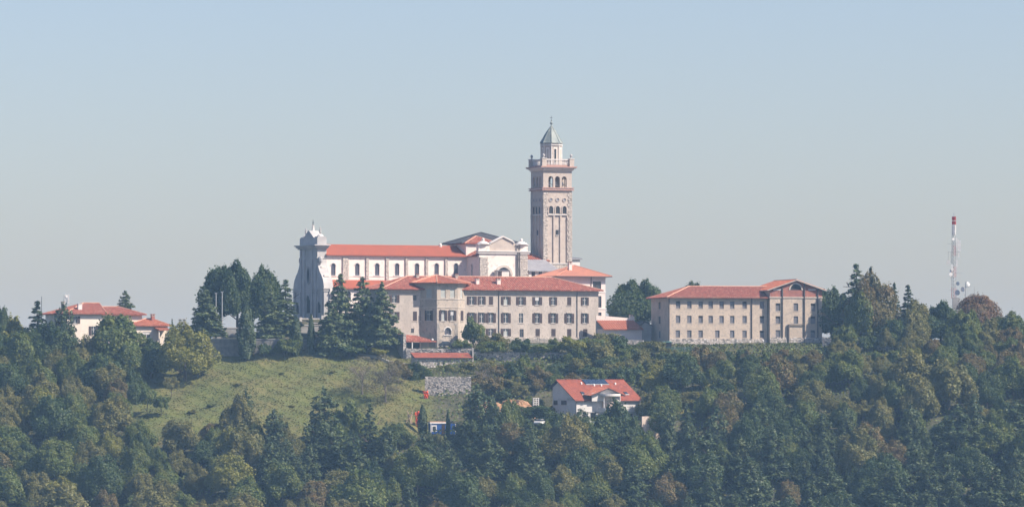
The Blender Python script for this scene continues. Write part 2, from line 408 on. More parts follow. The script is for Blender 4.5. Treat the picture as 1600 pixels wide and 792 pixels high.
_wc = {}
def arch_poly(w, h, n=8):
    r = w / 2
    return [(-r, 0), (r, 0)] + [(r * math.cos(math.pi * k / n), h - r + r * math.sin(math.pi * k / n)) for k in range(n + 1)]
def window_parts(style, w, h, var=0):
    key = (style, round(w, 2), round(h, 2), var)
    if key in _wc: return _wc[key]
    fr, subs = MB(), []
    t = .07
    def bars(mat, cross=True, y=.14):
        fr.box(-w / 2, -w / 2 + t, y, y + .06, 0, h, mat); fr.box(w / 2 - t, w / 2, y, y + .06, 0, h, mat)
        fr.box(-w / 2 + t, w / 2 - t, y, y + .06, 0, t, mat); fr.box(-w / 2 + t, w / 2 - t, y, y + .06, h - t, h, mat)
        if cross:
            fr.box(-.06, .06, y - .01, y + .07, t, h - t, mat); fr.box(-w / 2 + t, w / 2 - t, y, y + .06, h * .62, h * .62 + .08, mat)
    if style in ('open', 'open_hood', 'bare', 'curtain'):
        bars('frame_white')
        fr.box(-w / 2 - .2, w / 2 + .2, -.12, .1, -.14, -.002, 'frame_stone')
        if style == 'open_hood':
            fr.box(-w / 2 - .25, w / 2 + .25, -.22, -.002, h + .12, h + .30, 'frame_stone')
            fr.box(-w / 2 - .12, w / 2 + .12, -.08, -.002, h + .002, h + .118, 'frame_stone')
        p = MB(); p.box(-w / 2 + t, w / 2 - t, .17, .19, t, h - t, 'glass'); subs.append(('pane', p))
        if var == 1:
            q = MB(); q.box(-w / 2 + t, -.07, .145, .168, t, h * .6, 'blind'); q.box(.07, w / 2 - t, .145, .168, t, h * .6, 'blind'); subs.append(('curtain', q))
        elif var == 2:
            q = MB(); q.box(-w / 2 + t, w / 2 - t, .10, .125, h * .55, h - t, 'frame_white'); subs.append(('roller_blind', q))
        if style != 'bare':
            for sgn in (-1, 1):
                q = MB(); ww_ = w * (.62 if var != 3 else .40); a, b = sorted((sgn * (w / 2 + .03), sgn * (w / 2 + .03 + ww_)))
                q.box(a, b, -.07, -.012, .02, h - .02, 'shutter')
                q.box(a + .05, b - .05, -.085, -.07, .1, h * .47, 'shutter'); q.box(a + .05, b - .05, -.085, -.07, h * .53, h - .1, 'shutter')
                subs.append(('shutter', q))
    elif style == 'closed':
        fr.box(-w / 2 - .2, w / 2 + .2, -.12, .1, -.14, -.002, 'frame_stone')
        for sgn in (-1, 1):
            q = MB(); a, b = sorted((sgn * .012, sgn * w / 2)); q.box(a, b, .03, .09, 0.01, h - .01, 'shutter')
            q.box(a + .06, b - .06, .012, .03, .1, h * .47, 'shutter'); q.box(a + .06, b - .06, .012, .03, h * .53, h - .1, 'shutter')
            subs.append(('shutter', q))
    elif style == 'blind':
        bars('frame_stone', False, .1)
        fr.box(-w / 2 - .15, w / 2 + .15, -.1, .08, -.12, -.002, 'frame_stone')
        p = MB(); p.box(-w / 2 + t, w / 2 - t, .12, .15, t, h - t, 'blind'); subs.append(('blind', p))
    elif style == 'boarded':
        bars('metal_dark', False, .16)
        for k in (-1, 0, 1): fr.box(k * w * .25 - .025, k * w * .25 + .025, .15, .2, t, h - t, 'metal_dark')
        fr.box(-w / 2 - .1, w / 2 + .1, -.06, .14, -.12, -.002, 'frame_stone')
        p = MB(); p.box(-w / 2 + t, w / 2 - t, .21, .24, t, h - t if var != 1 else h * .7, 'board_grey'); subs.append(('pane', p))
        if var == 1: q = MB(); q.box(-w / 2 + t, w / 2 - t, .26, .28, h * .7, h - t, 'dark_void'); subs.append(('broken_pane', q))
    elif style == 'dark':
        bars('metal_dark', True, .12)
        p = MB(); p.box(-w / 2 + t, w / 2 - t, .16, .19, t, h - t, 'glass'); subs.append(('pane', p))
    elif style in ('arch', 'arch_void'):
        P = arch_poly(w, h); Q = arch_poly(w + .5, h + .25)
        for k in range(2, len(P) - 1):        # raised arch moulding
            a, b = P[k], P[k + 1]; c, d = Q[k], Q[k + 1]
            fr.hexa([(a[0], -.10, a[1]), (b[0], -.10, b[1]), (b[0], -.002, b[1]), (a[0], -.002, a[1]), (c[0], -.10, c[1]), (d[0], -.10, d[1]), (d[0], -.002, d[1]), (c[0], -.002, c[1])], 'plaster_white')
        fr.box(-w / 2 - .3, w / 2 + .3, -.18, .1, -.2, -.002, 'plaster_white')
        if style == 'arch':
            fr.box(-.04, .04, .2, .26, 0, h - .02, 'iron')
            for k in (.3, .6): fr.box(-w / 2, w / 2, .21, .25, h * k, h * k + .06, 'iron')
            p = MB(); p.prism([(x, .26, z) for x, z in P], (0, .04, 0), 'glass_church'); subs.append(('pane', p))
    res = (fr.mesh('window'), [(n, b.mesh(n)) for n, b in subs])
    _wc[key] = res
    return res
def window(parent, W, a, z, w, h, style):
    me, subs = window_parts(style, w, h, rng.choice((0, 0, 1, 2, 3)) if style.startswith('open') or style == 'bare' else rng.choice((0, 1, 2)) if style == 'boarded' else 0)
    o = place('window', me, parent, W.pt(a, 0, z), W.a)
    for n, m in subs: place(n, m, o)
    return o

def walls_with_windows(mb, parent, W, z0, z1, wins, mat, reveal=.3):
    """wins: (centre, bottom, width, height, style)"""
    ops = [(c - w / 2, c + w / 2, zb, zb + h, st.startswith('arch')) for (c, zb, w, h, st) in wins]
    W.build(mb, z0, z1, ops, mat, reveal)
    for (c, zb, w, h, st) in wins: window(parent, W, c, zb, w, h, st)

# ------------------------------------------------------------------ roofs: slab, rows of cover tiles, ridge caps
def roof_plane(mb, pts, mat, spacing=.6, rib=.11, thick=.2, fascia=None):
    P = [Vector(p) for p in pts]
    n = (P[1] - P[0]).cross(P[2] - P[0]).normalized()
    if n.z < 0: P = P[::-1]; n = -n
    low = [p - Vector((0, 0, thick)) for p in P]
    mb.face(P, mat); mb.face(low[::-1], fascia or mat)
    for i in range(len(P)):
        j = (i + 1) % len(P); mb.face([low[i], low[j], P[j], P[i]], fascia or mat)
    d = Vector((0, 0, -1)); d = (d - n * d.dot(n)); 
    if d.length < 1e-4 or not spacing: return
    d.normalize(); e = n.cross(d)
    o = P[0]; co = [((p - o).dot(e), (p - o).dot(d)) for p in P]
    e0, e1 = min(c[0] for c in co), max(c[0] for c in co)
    k = int((e1 - e0) / spacing)
    for i in range(k):
        q = e0 + (i + .5) * spacing; hit = []
        for a in range(len(co)):
            (xa, ya), (xb, yb) = co[a], co[(a + 1) % len(co)]
            if (xa - q) * (xb - q) < 0: hit.append(ya + (yb - ya) * (q - xa) / (xb - xa))
        if len(hit) < 2: continue
        t0, t1 = min(hit), max(hit) + .03; w = spacing * .27
        A = o + e * (q - w) + d * t0; B = o + e * (q + w) + d * t0; T = o + e * q + d * t0 + n * rib
        A2 = o + e * (q - w) + d * t1; B2 = o + e * (q + w) + d * t1; T2 = o + e * q + d * t1 + n * rib
        mb.face([A, A2, T2, T], mat); mb.face([T, T2, B2, B], mat); mb.face([A2, B2, T2], mat)
def hip(mb, x0, x1, y0, y1, ze, zr, over=.8, rl=None, rr=None, ry=None, mat='roof_red', spacing=.6, ridge=True, cap='ridge', fascia=None):
    """hipped roof; rl / rr are the ridge ends (equal: pyramid), ry the ridge line"""
    ex0, ex1, ey0, ey1 = x0 - over, x1 + over, y0 - over, y1 + over
    ry = (y0 + y1) / 2 if ry is None else ry
    h = (y1 - y0) / 2
    rl = x0 + h if rl is None else rl; rr = x1 - h if rr is None else rr
    a, b, c, d = (ex0, ey0, ze), (ex1, ey0, ze), (ex1, ey1, ze), (ex0, ey1, ze)
    e, f = (rl, ry, zr), (rr, ry, zr)
    py = abs(rr - rl) < .05
    if py:
        for q in ((a, b, e), (b, c, e), (c, d, e), (d, a, e)): roof_plane(mb, q, mat, spacing, fascia=fascia)
        caps = [(a, e), (b, e), (c, e), (d, e)]
    else:
        roof_plane(mb, (a, b, f, e), mat, spacing, fascia=fascia); roof_plane(mb, (b, c, f), mat, spacing, fascia=fascia)
        roof_plane(mb, (c, d, e, f), mat, spacing, fascia=fascia); roof_plane(mb, (d, a, e), mat, spacing, fascia=fascia)
        caps = [(a, e), (d, e), (b, f), (c, f), (e, f)]
    if ridge:
        for p, q in caps: mb.tube(Vector(p) + Vector((0, 0, .03)), Vector(q) + Vector((0, 0, .05)), .13, .13, cap, 6)
def chimney(parent, x, y, z0, z1, w, mat='monastery'):
    m = MB(); m.box(x - w / 2, x + w / 2, y - w / 2, y + w / 2, z0, z1, mat)
    m.box(x - w / 2 - .1, x + w / 2 + .1, y - w / 2 - .1, y + w / 2 + .1, z1 + .001, z1 + .16, 'frame_stone')
    for s_ in (-1, 1): m.box(x + s_ * w * .35 - .1, x + s_ * w * .35 + .1, y - w / 2, y + w / 2, z1 + .16, z1 + .4, mat)
    m.box(x - w / 2 - .12, x + w / 2 + .12, y - w / 2 - .12, y + w / 2 + .12, z1 + .401, z1 + .5, 'roof_old')
    return m.build('chimney', parent)
def quoins(mb, x, y, dx, dy, z0, z1, w, out, mat, h=.55):
    """uneven corner stones along a vertical edge; (dx,dy) runs along the wall, out stands proud of it"""
    z = z0; k = 0
    nx, ny = dy, -dx
    while z < z1 - .1:
        hh = h * rng.uniform(.8, 1.2); t = min(z + hh, z1); L_ = w * (1.0 if k % 2 else .72) * rng.uniform(.9, 1.1); o = out * rng.uniform(.6, 1.2)
        a = (x, y); b = (x + dx * L_, y + dy * L_)
        mb.hexa([(a[0] + nx * o, a[1] + ny * o, z), (b[0] + nx * o, b[1] + ny * o, z), (b[0] - nx * .05, b[1] - ny * .05, z), (a[0] - nx * .05, a[1] - ny * .05, z),
                 (a[0] + nx * o, a[1] + ny * o, t - .04), (b[0] + nx * o, b[1] + ny * o, t - .04), (b[0] - nx * .05, b[1] - ny * .05, t - .04), (a[0] - nx * .05, a[1] - ny * .05, t - .04)], mat)
        z = t; k += 1
def ball(mb, c, r, mat, seg=10):
    mb.ring([(r * math.sin(math.pi * k / 6) + .001, r - r * math.cos(math.pi * k / 6)) for k in range(7)], seg, mat, (c[0], c[1], c[2]))

# ================================================================== CHURCH
FC = Frame(510, 1236, 24, 74.0)
church = FC.thing('church', 'long pale church with a scrolled grey west front and bright red nave roof', 'church')
NW = 12.0                                               # nave width
uT = FC.u(728.3)                                        # where the crossing starts
zn_e, zn_r = FC.z(399, 18), FC.z(384, 18, 6)
mb = MB()
W = Wall(0, 0, 0, uT)
wins = []
for c in (278, 407, 514, 621, 728, 834, 938):
    u = FC.u(440 + c / 3.443); wins.append((u, FC.z(430.2, u), 1.25, FC.z(411.2, u) - FC.z(430.2, u), 'arch'))
walls_with_windows(mb, church, W, 0, zn_e, wins, 'plaster_church', .35)
mb.face([(0, NW, 0), (uT, NW, 0), (uT, NW, zn_e), (0, NW, zn_e)], 'plaster_church')
mb.box(0, uT, -.25, -.002, zn_e - .55, zn_e - .2, 'plaster_white')
mb.box(0, uT, -.10, -.002, FC.z(431.5), FC.z(430.9), 'plaster_white')
mb.build('nave_wall', church)
for c, w in ((343, 1.6), (460, .75), (567, .75), (672, .75), (780, .75), (885, .75)):
    u = FC.u(440 + c / 3.443); mb = MB()
    mb.box(u - w / 2, u + w / 2, -.22, -.002, 0, zn_e - .56, 'ashlar')
    quoins(mb, u - w / 2, -.221, 1, 0, FC.z(438), zn_e - .6, w, .08, 'ashlar', .6)
    mb.build('pilaster', church)
mb = MB()
a, b = -.2, uT + .0
roof_plane(mb, [(a, -.75, zn_e), (b, -.75, zn_e), (b, 6, zn_r), (a, 6, zn_r)], 'roof_nave')
roof_plane(mb, [(a, NW + .75, zn_e), (a, 6, zn_r), (b, 6, zn_r), (b, NW + .75, zn_e)], 'roof_nave')
mb.tube((a, 6, zn_r + .05), (b, 6, zn_r + .05), .16, .16, 'roof_nave')
mb.build('nave_roof', church)
# aisle
za_t, za_e = FC.z(437.5, 8), FC.z(450.5, 8, -5)
mb = MB(); W = Wall(0, -5, 0, uT)
wins = []
for c in (640, 690, 820):
    pass
for px in (519, 532, 545, 548 + 22, 592, 616, 640, 664, 688):
    u = FC.u(px, -5); wins.append((u, FC.z(468, u, -5), 1.1, 2.0, 'arch'))
walls_with_windows(mb, church, W, 0, za_e, wins, 'plaster_church', .3)
mb.box(0, uT, -5.2, -5.002, za_e - .5, za_e - .2, 'plaster_white')
mb.face([(uT, -5, 0), (uT, 0, 0), (uT, 0, za_t), (uT, -5, za_e)], 'plaster_church')
mb.build('aisle_wall', church)
mb = MB(); roof_plane(mb, [(0, -5.7, za_e), (uT, -5.7, za_e), (uT, -.02, za_t), (0, -.02, za_t)], 'roof_nave'); mb.build('aisle_roof', church)
# west front: one outline, scrolled shoulders, real thickness
vc = 5.9
def zf(py): return FC.z(py, -2.5, vc)
half = [(10.5, -2.0), (10.5, zf(450)), (10.2, zf(443)), (9.7, zf(437)), (8.8, zf(431)), (7.6, zf(425)), (6.7, zf(418)), (6.15, zf(411)), (6.0, zf(406)),
        (6.0, zf(372)), (3.4, zf(371.6)), (3.0, zf(370)), (0.35, zf(360.5))]
out = [(vc - w, z) for w, z in half] + [(vc + w, z) for w, z in half[::-1]]
mb = MB(); T0, T1 = -2.5, -.003
mb.prism([(T0, v, z) for v, z in out], (T1 - T0, 0, 0), 'facade_stone')
def fbox(hw, z0, z1, o, mat='facade_stone'): mb.box(T0 - o, T1 + o * .6, vc - hw - o, vc + hw + o, z0, z1, mat)
fbox(6.0, zf(389.5), zf(387), .45); fbox(6.0, zf(386.99), zf(384.6), .8); fbox(6.0, zf(384.59), zf(383), 1.15)
fbox(6.0, zf(404.5), zf(402.5), .15)
fbox(10.5, zf(452.5), zf(450.8), .25)
fbox(10.5, zf(456), zf(454.6), .2)
for k in (-1, 1):                                        # consoles beside the upper storey, scroll heads
    mb.ring([(.4, -.8), (.6, -.3), (.6, .4), (.4, .8)], 8, 'facade_stone', (-1.9, vc + k * 6.6, zf(407)))
    mb.box(-1.9, -.5, vc + k * 8.8 - .5, vc + k * 8.8 + .5, zf(433), zf(430.4), 'plaster_church')
    mb.box(-1.8, -.6, vc + k * 6.7 - .35, vc + k * 6.7 + .35, zf(420), zf(417), 'plaster_church')
    for q in (2.6, 5.1): mb.box(T0 - .22, T0 - .002, vc + k * q - .45, vc + k * q + .45, zf(454.5), zf(404.6), 'facade_stone')
    for q in (2.6, 5.4, 9.3): mb.box(T0 - .3, T0 - .002, vc + k * q - .5, vc + k * q + .5, -1, zf(456.1), 'facade_stone')
    for q in (2.6, 5.1): mb.box(T0 - .2, T0 - .002, vc + k * q - .4, vc + k * q + .4, zf(402.4), zf(389.6), 'facade_stone')
mb.build('facade', church)
for k in (-1, 1):                                        # pedestals with round caps and small statues
    y = vc + k * 4.9; mb = MB()
    mb.box(-2.3, -.2, y - 1.0, y + 1.0, zf(371.9), zf(370.2), 'facade_stone')
    mb.ring([(.8, 0), (.78, .2), (.55, .45), (.25, .6), (.02, .65)], 12, 'plaster_white', (-1.25, y, zf(370.2)))
    mb.ring([(.16, 0), (.30, .3), (.24, .8), (.3, 1.0), (.12, 1.15), (.17, 1.3), (.15, 1.5), (.02, 1.6)], 8, 'facade_stone', (-1.25, y, zf(370.2) + .75))
    mb.build('pedestal_cap', church)
mb = MB()
zc = zf(360.6)
mb.ring([(.75, 0), (.65, .25), (.38, .3), (.3, 1.5), (.42, 1.55), (.15, 1.75)], 8, 'plaster_white', (-1.25, vc, zc - .3))
mb.box(-1.31, -1.19, vc - .07, vc + .07, zc + 1.4, zc + 2.75, 'iron'); mb.box(-1.30, -1.2, vc - .45, vc + .45, zc + 1.98, zc + 2.14, 'iron')
ball(mb, (-1.25, vc, zc + 1.3), .2, 'iron')
mb.build('cross', church)
mb = MB()                                                # long oval window and door in the front
N_ = 14; ov = [(T0 - .06, vc + .95 * math.cos(2 * math.pi * i / N_), zf(431) + 2.0 * math.sin(2 * math.pi * i / N_)) for i in range(N_)]
mb.prism(ov, (.05, 0, 0), 'dark_void')
mb2 = MB()
for i in range(N_):
    t0, t1 = 2 * math.pi * i / N_, 2 * math.pi * (i + 1) / N_
    mb.tube((T0 - .08, vc + 1.05 * math.cos(t0), zf(431) + 2.15 * math.sin(t0)), (T0 - .08, vc + 1.05 * math.cos(t1), zf(431) + 2.15 * math.sin(t1)), .16, .16, 'facade_stone')
mb.build('oval_window', church)
for q, h, w in ((0, 4.4, 2.2), (-7.4, 2.8, 1.4), (7.4, 2.8, 1.4)):
    mb = MB(); mb.prism([(T0 - .08, vc + q + x, z + zf(489)) for x, z in arch_poly(w, h)], (.075, 0, 0), 'dark_void')
    P, Q = arch_poly(w, h), arch_poly(w + .7, h + .35)
    for k in range(2, len(P) - 1):
        a_, b_, c_, d_ = P[k], P[k + 1], Q[k], Q[k + 1]; X_, zz = T0 - .2, zf(489)
        mb.hexa([(X_, vc + q + a_[0], zz + a_[1]), (X_, vc + q + b_[0], zz + b_[1]), (X_ + .19, vc + q + b_[0], zz + b_[1]), (X_ + .19, vc + q + a_[0], zz + a_[1]),
                 (X_, vc + q + c_[0], zz + c_[1]), (X_, vc + q + d_[0], zz + d_[1]), (X_ + .19, vc + q + d_[0], zz + d_[1]), (X_ + .19, vc + q + c_[0], zz + c_[1])], 'facade_stone')
    mb.build('door', church)
# crossing block and its two roofs
uE = uT + 14.5
zx_e = FC.z(380, uT); mb = MB()
mb.box(uT, uE, .0, NW, 0, zx_e, 'plaster_church')
for x_ in (uT,): mb.box(x_ - .08, x_ + .5, -.08, -.002, zn_e - 2, zx_e - .3, 'plaster_white')
mb.box(uT - .25, uE + .25, -.25, NW + .25, zx_e - .5, zx_e - .22, 'plaster_white')
mb.build('crossing', church)
mb = MB(); zap = FC.z(369.2, uT + 5, 2.5)
hip(mb, uT, uT + 8.6, 0, 7.0, zx_e, zap, over=.6, rl=uT + 3.9, rr=uT + 3.9, ry=2.6, mat='roof_old', cap='ridge')
mb.build('crossing_roof', church)
mb = MB(); zap2 = FC.z(363.3, uT + 7, 6)
ax_ = FC.u(751.5, 6.5)
hip(mb, uT, uE, 1.4, NW, zx_e + .12, zap2, over=1.3, rl=ax_, rr=ax_, ry=6.5, mat='roof_dark', spacing=0, cap='roof_dark')
mb.build('upper_roof', church)
# transept: wall with lunette, cornice, attic with curved gable
vt = -8.0
u0, u1 = FC.u(748.7, vt), FC.u(824.5, vt); uc = (u0 + u1) / 2; um = uc
def zt_(py): return FC.z(py, uc, vt)
tr = MB()
W = Wall(u0, vt, 0, u1 - u0)
lz = zt_(432)
W.build(tr, 0, zt_(392.5), [(uc - u0 - 1.9, uc - u0 + 1.9, lz - .5, zt_(417.5), True)], 'plaster_church', .5)
tr.box(u0 + 1, u1 - 1, vt + .5, vt + .6, 0, lz + 3, 'glass_church')
tr.face([(u1, vt, 0), (u1, 2, 0), (u1, 2, zt_(400)), (u1, vt, zt_(393))], 'plaster_church')
Wl = Wall(u0, 2.0, -math.pi / 2, 2.0 - vt)
walls_with_windows(tr, church, Wl, 0, zt_(399.5), [(5.4, zt_(431), .75, zt_(413) - zt_(431), 'arch')], 'plaster_church', .35)
tr.box(u0 - .35, u1 + .35, vt - .35, vt + 1.2, zt_(396.5), zt_(395), 'plaster_white')
tr.box(u0 - .2, u1 + .2, vt - .2, vt + 1.0, zt_(394.99), zt_(393.6), 'plaster_church')
tr.box(u0 - .55, u1 + .55, vt - .55, vt + 1.4, zt_(393.59), zt_(392.2), 'plaster_white')
tr.build('transept_wall', church)
mb = MB()
gh = [(u1 - u0) / 2, (u1 - u0) / 2]
def gx_(px): return FC.u(px, vt)
att = [(u0, zt_(392.1)), (u0, zt_(383)), (gx_(764), zt_(383)), (gx_(766), zt_(381)), (gx_(785.7), zt_(370.6)), (gx_(800), zt_(377.5)), (gx_(803), zt_(380.2)), (gx_(806), zt_(383)), (u1, zt_(383)), (u1, zt_(392.1))]
mb.prism([(x, vt + .02, z) for x, z in att], (0, .9, 0), 'tower_stone')
for (p, q), (p2, q2) in zip(att[3:6], att[4:7]):
    mb.hexa([(p, vt - .3, q), (p2, vt - .3, q2), (p2, vt + 1.1, q2), (p, vt + 1.1, q), (p, vt - .3, q + .35), (p2, vt - .3, q2 + .35), (p2, vt + 1.1, q2 + .35), (p, vt + 1.1, q + .35)], 'plaster_white')
mb.build('attic', church)
for px in (756, 815.8):
    x = gx_(px); mb = MB()
    mb.box(x - 1.5, x + 1.5, vt - .15, vt + 1.3, zt_(392.1), zt_(382.6), 'plaster_church')
    mb.box(x - 1.75, x + 1.75, vt - .4, vt + 1.5, zt_(382.59), zt_(381.6), 'plaster_white')
    mb.ring([(1.6, 0), (1.4, .3), (.9, .6), (.35, .8), (.02, .85)], 12, 'plaster_white', (x, vt + .5, zt_(381.6)))
    ball(mb, (x, vt + .5, zt_(381.6) + .7), .42, 'plaster_white')
    mb.build('attic_pedestal', church)
for p0, p1 in ((749.2, 761.8), (812, 824.2), (806.8, 809.8)):
    mb = MB(); x0, x1 = gx_(p0), gx_(p1); mb.box(x0, x1, vt - .18, vt - .002, 0, zt_(402 if p0 < 806 else 398.5), 'ashlar')
    quoins(mb, x0, vt - .181, 1, 0, zt_(433), zt_(402 if p0 < 806 else 398.5), x1 - x0, .09, 'ashlar', .6)
    mb.build('pilaster', church)
for px in (808.3, 811):
    mb = MB(); mb.tube((gx_(px), vt - .45, zt_(433)), (gx_(px), vt - .45, zt_(383)), .1, .1, 'metal_dark'); mb.build('drainpipe', church)
mb = MB()                                                # moulding and small shed roof over the lunette
P, Q = arch_poly(3.8, 2.3, 12), arch_poly(5.0, 2.9, 12)
for k in range(2, len(P) - 1):
    a_, b_, c_, d_ = P[k], P[k + 1], Q[k], Q[k + 1]
    mb.hexa([(uc + a_[0], vt - .3, lz + a_[1]), (uc + b_[0], vt - .3, lz + b_[1]), (uc + b_[0], vt - .002, lz + b_[1]), (uc + a_[0], vt - .002, lz + a_[1]),
             (uc + c_[0], vt - .3, lz + c_[1]), (uc + d_[0], vt - .3, lz + d_[1]), (uc + d_[0], vt - .002, lz + d_[1]), (uc + c_[0], vt - .002, lz + c_[1])], 'frame_stone')
mb.box(gx_(772), gx_(790), vt - 2.2, vt - .31, 0, zt_(423.4), 'plaster_church'); mb.box(gx_(771), gx_(791), vt - 2.4, vt - .305, zt_(423.39), zt_(422.4), 'roof_grey')
mb.box(gx_(772.5), gx_(778.5), vt - 2.24, vt - 2.2, 0, zt_(424), 'shutter')
mb.build('lunette', church)
mb = MB(); zg = zt_(378)
roof_plane(mb, [(u0 - .4, vt + .95, zt_(400)), (uc, vt + .95, zg), (uc, 1.5, zg), (u0 - .4, 1.5, zt_(400))], 'roof_old')
roof_plane(mb, [(u1 + .4, vt + .95, zt_(400)), (u1 + .4, 1.5, zt_(400)), (uc, 1.5, zg), (uc, vt + .95, zg)], 'roof_old')
mb.build('transept_roof', church)
mb = MB(); mb.box(uE + .01, uE + 9, 1.5, NW - 1.5, 0, zn_e - 1, 'plaster_church'); hip(mb, uE + .3, uE + 9, 1.5, NW - 1.5, zn_e - .9, zn_e + 1.5, over=.5, mat='roof_old'); mb.build('choir', church)
mb = MB(); ball(mb, (FC.u(688, 6), 6, zn_r - .1), .45, 'plaster_white'); mb.ring([(.5, -.5), (.4, .0)], 8, 'plaster_white', (FC.u(688, 6), 6, zn_r + .15)); mb.build('roof_ball', church)

# low grey-roofed sacristy between transept and bell tower
FS = Frame(826, 1250, 24, 74)
sac = FS.thing('sacristy', 'low white sacristy with grey roof between the church and the bell tower', 'building')
mb = MB(); zs = FS.z(423); L_ = 8.5
walls_with_windows(mb, sac, Wall(0, 0, 0, L_), 0, zs, [(1.3, FS.z(432), 1.0, 1.3, 'dark'), (3.3, FS.z(432), 1.0, 1.3, 'dark')], 'plaster_church')
mb.face([(0, 0, 0), (0, 9, 0), (0, 9, zs), (0, 0, zs)], 'plaster_church'); mb.face([(L_, 0, 0), (L_, 9, 0), (L_, 9, zs), (L_, 0, zs)], 'plaster_church'); mb.build('wall', sac)
mb = MB(); roof_plane(mb, [(-.2, -.6, zs), (L_ + .2, -.6, zs), (L_ + .2, 9, zs + 3.1), (-.2, 9, zs + 3.1)], 'roof_grey', .8, .05); mb.build('roof', sac)

# ================================================================== BELL TOWER
FB = Frame(848.8, 1262, 23, 74.0)
tower = FB.thing('bell_tower', 'tall square stone bell tower with green copper dome above the monastery roofs', 'tower')
S = FB.u(893.5)
zb_ = lambda py: FB.z(py, S / 2, S / 2)
mb = MB()
rec = .28                                               # recessed panel depth
zlo, zhi, ztop = zb_(411.5), zb_(309), zb_(298.7)
aw = S * 0.155                                          # corner strip width
def tower_face(W):
    mb.box(0, 0, 0, 0, 0, 0, 'tower_stone') if False else None
    # solid strips around three recessed panels
    st = [(0, aw), (S - aw, S)]
    pan = [(S * .17, S * .355), (S * .41, S * .59), (S * .645, S * .83)]
    ops = []
    z_sill = zb_(337)
    W.build(mb, 0, zlo, [], 'ashlar')
    ops = [(p0, p1, zlo, z_sill) for p0, p1 in pan]
    W.build(mb, zlo, ztop, ops, 'tower_stone', rec)
    for p0, p1 in pan:
        mb.face([W.pt(p0, rec, zlo), W.pt(p1, rec, zlo), W.pt(p1, rec, z_sill), W.pt(p0, rec, z_sill)], 'tower_stone')
    def slab(a0, a1, d0, d1, z0, z1, m):
        q = [W.pt(a0, d0, z0), W.pt(a1, d0, z0), W.pt(a1, d1, z0), W.pt(a0, d1, z0), W.pt(a0, d0, z1), W.pt(a1, d0, z1), W.pt(a1, d1, z1), W.pt(a0, d1, z1)]
        mb.hexa(q, m)
    slab(aw * .9, S - aw * .9, -.16, -.002, zb_(413), zb_(411.6), 'plaster_white')
    slab(aw * 1.1, S - aw * 1.1, -.12, -.002, zb_(337), zb_(335.4), 'plaster_white')
    return slab
FACES = [Wall(0, 0, 0, S), Wall(0, S, -math.pi / 2, S), Wall(S, 0, math.pi / 2, S), Wall(S, S, math.pi, S)]
slabs = [tower_face(W) for W in FACES]
mb.build('shaft', tower)
def face_axes(W): return [.5 * S - S * .235, .5 * S, .5 * S + S * .235]
for W in FACES:
    for a in face_axes(W):
        m = MB(); z0 = zb_(334.6); w_, h_ = 1.15, zb_(323) - zb_(334.6)
        P, Q = arch_poly(w_, h_), arch_poly(w_ + .5, h_ + .25)
        m.prism([(x, -.03, z) for x, z in P], (0, .028, 0), 'dark_void')
        for k in range(1, len(P)):
            k2 = (k + 1) % len(P); 
            if k2 == 1: continue
            aa, bb, cc, dd = P[k], P[k2], Q[k], Q[k2]
            m.hexa([(aa[0], -.2, aa[1]), (bb[0], -.2, bb[1]), (bb[0], -.003, bb[1]), (aa[0], -.003, aa[1]), (cc[0], -.2, cc[1]), (dd[0], -.2, dd[1]), (dd[0], -.003, dd[1]), (cc[0], -.003, cc[1])], 'tower_stone')
        m.build('arched_window', tower, W.pt(a, 0, z0), W.a)
        m = MB(); rr = .42; zc = 0
        m.prism([(rr * math.cos(t * math.pi / 6), -.02, rr * math.sin(t * math.pi / 6)) for t in range(12)], (0, .018, 0), 'board_grey')
        for t in range(12):
            t0, t1 = t * math.pi / 6, (t + 1) * math.pi / 6
            m.tube((.5 * math.cos(t0), -.06, .5 * math.sin(t0)), (.5 * math.cos(t1), -.06, .5 * math.sin(t1)), .1, .1, 'tower_stone')
        m.build('round_opening', tower, W.pt(a, 0, zb_(313.2)), W.a)
    m = MB(); m.box(-.32, .32, rec - .16, rec - .002, 0, zb_(360) - zb_(368), 'dark_void'); m.box(-.42, .42, rec - .2, rec - .003, -.15, -.002, 'plaster_white')
    m.build('slit_window', tower, W.pt(S / 2, 0, zb_(368)), W.a)
m = MB()
for W in FACES:
    dx, dy = W.dx, W.dy
    quoins(m, W.x, W.y, dx, dy, zb_(440), ztop - .3, aw, .12, 'ashlar', .62)
    quoins(m, W.x + dx * S, W.y + dy * S, -dx, -dy, zb_(440), ztop - .3, aw, -.12, 'ashlar', .62)
m.build('quoin', tower, kind='stuff')
# belfry: hollow, three arches a side
zb0, zb1 = ztop + .75, zb_(268)
m = MB(); e_ = .45
m.box(-e_, S + e_, -e_, S + e_, ztop + .001, ztop + .3, 'brick_band'); m.box(-e_ * .6, S + e_ * .6, -e_ * .6, S + e_ * .6, ztop + .301, ztop + .55, 'plaster_church'); m.box(-e_ * 1.1, S + e_ * 1.1, -e_ * 1.1, S + e_ * 1.1, ztop + .551, zb0, 'brick_band')
m.build('string_course', tower)
m = MB(); az0, az1 = zb0 + .05, zb_(276.5)
for W in FACES:
    W.build(m, zb0, zb1, [(a - .68, a + .68, az0, az1, True) for a in face_axes(W)], 'tower_stone', .65)
    Wi = Wall(*W.pt(0, .65, 0)[:2], W.a, S)
    Wi.build(m, zb0, zb1, [(a - .68, a + .68, az0, az1, True) for a in face_axes(W)], 'tower_stone', .001)
m.box(.7, S - .7, .7, S - .7, zb1 - .1, zb1 - .02, 'tower_stone')
for W in FACES:
    for a in face_axes(W):
        p = W.pt(a, .3, az0); m.tube(W.pt(a - .62, .3, az0 + .9), W.pt(a + .62, .3, az0 + .9), .04, .04, 'iron')
m.build('belfry', tower)
m = MB()
c0 = zb1
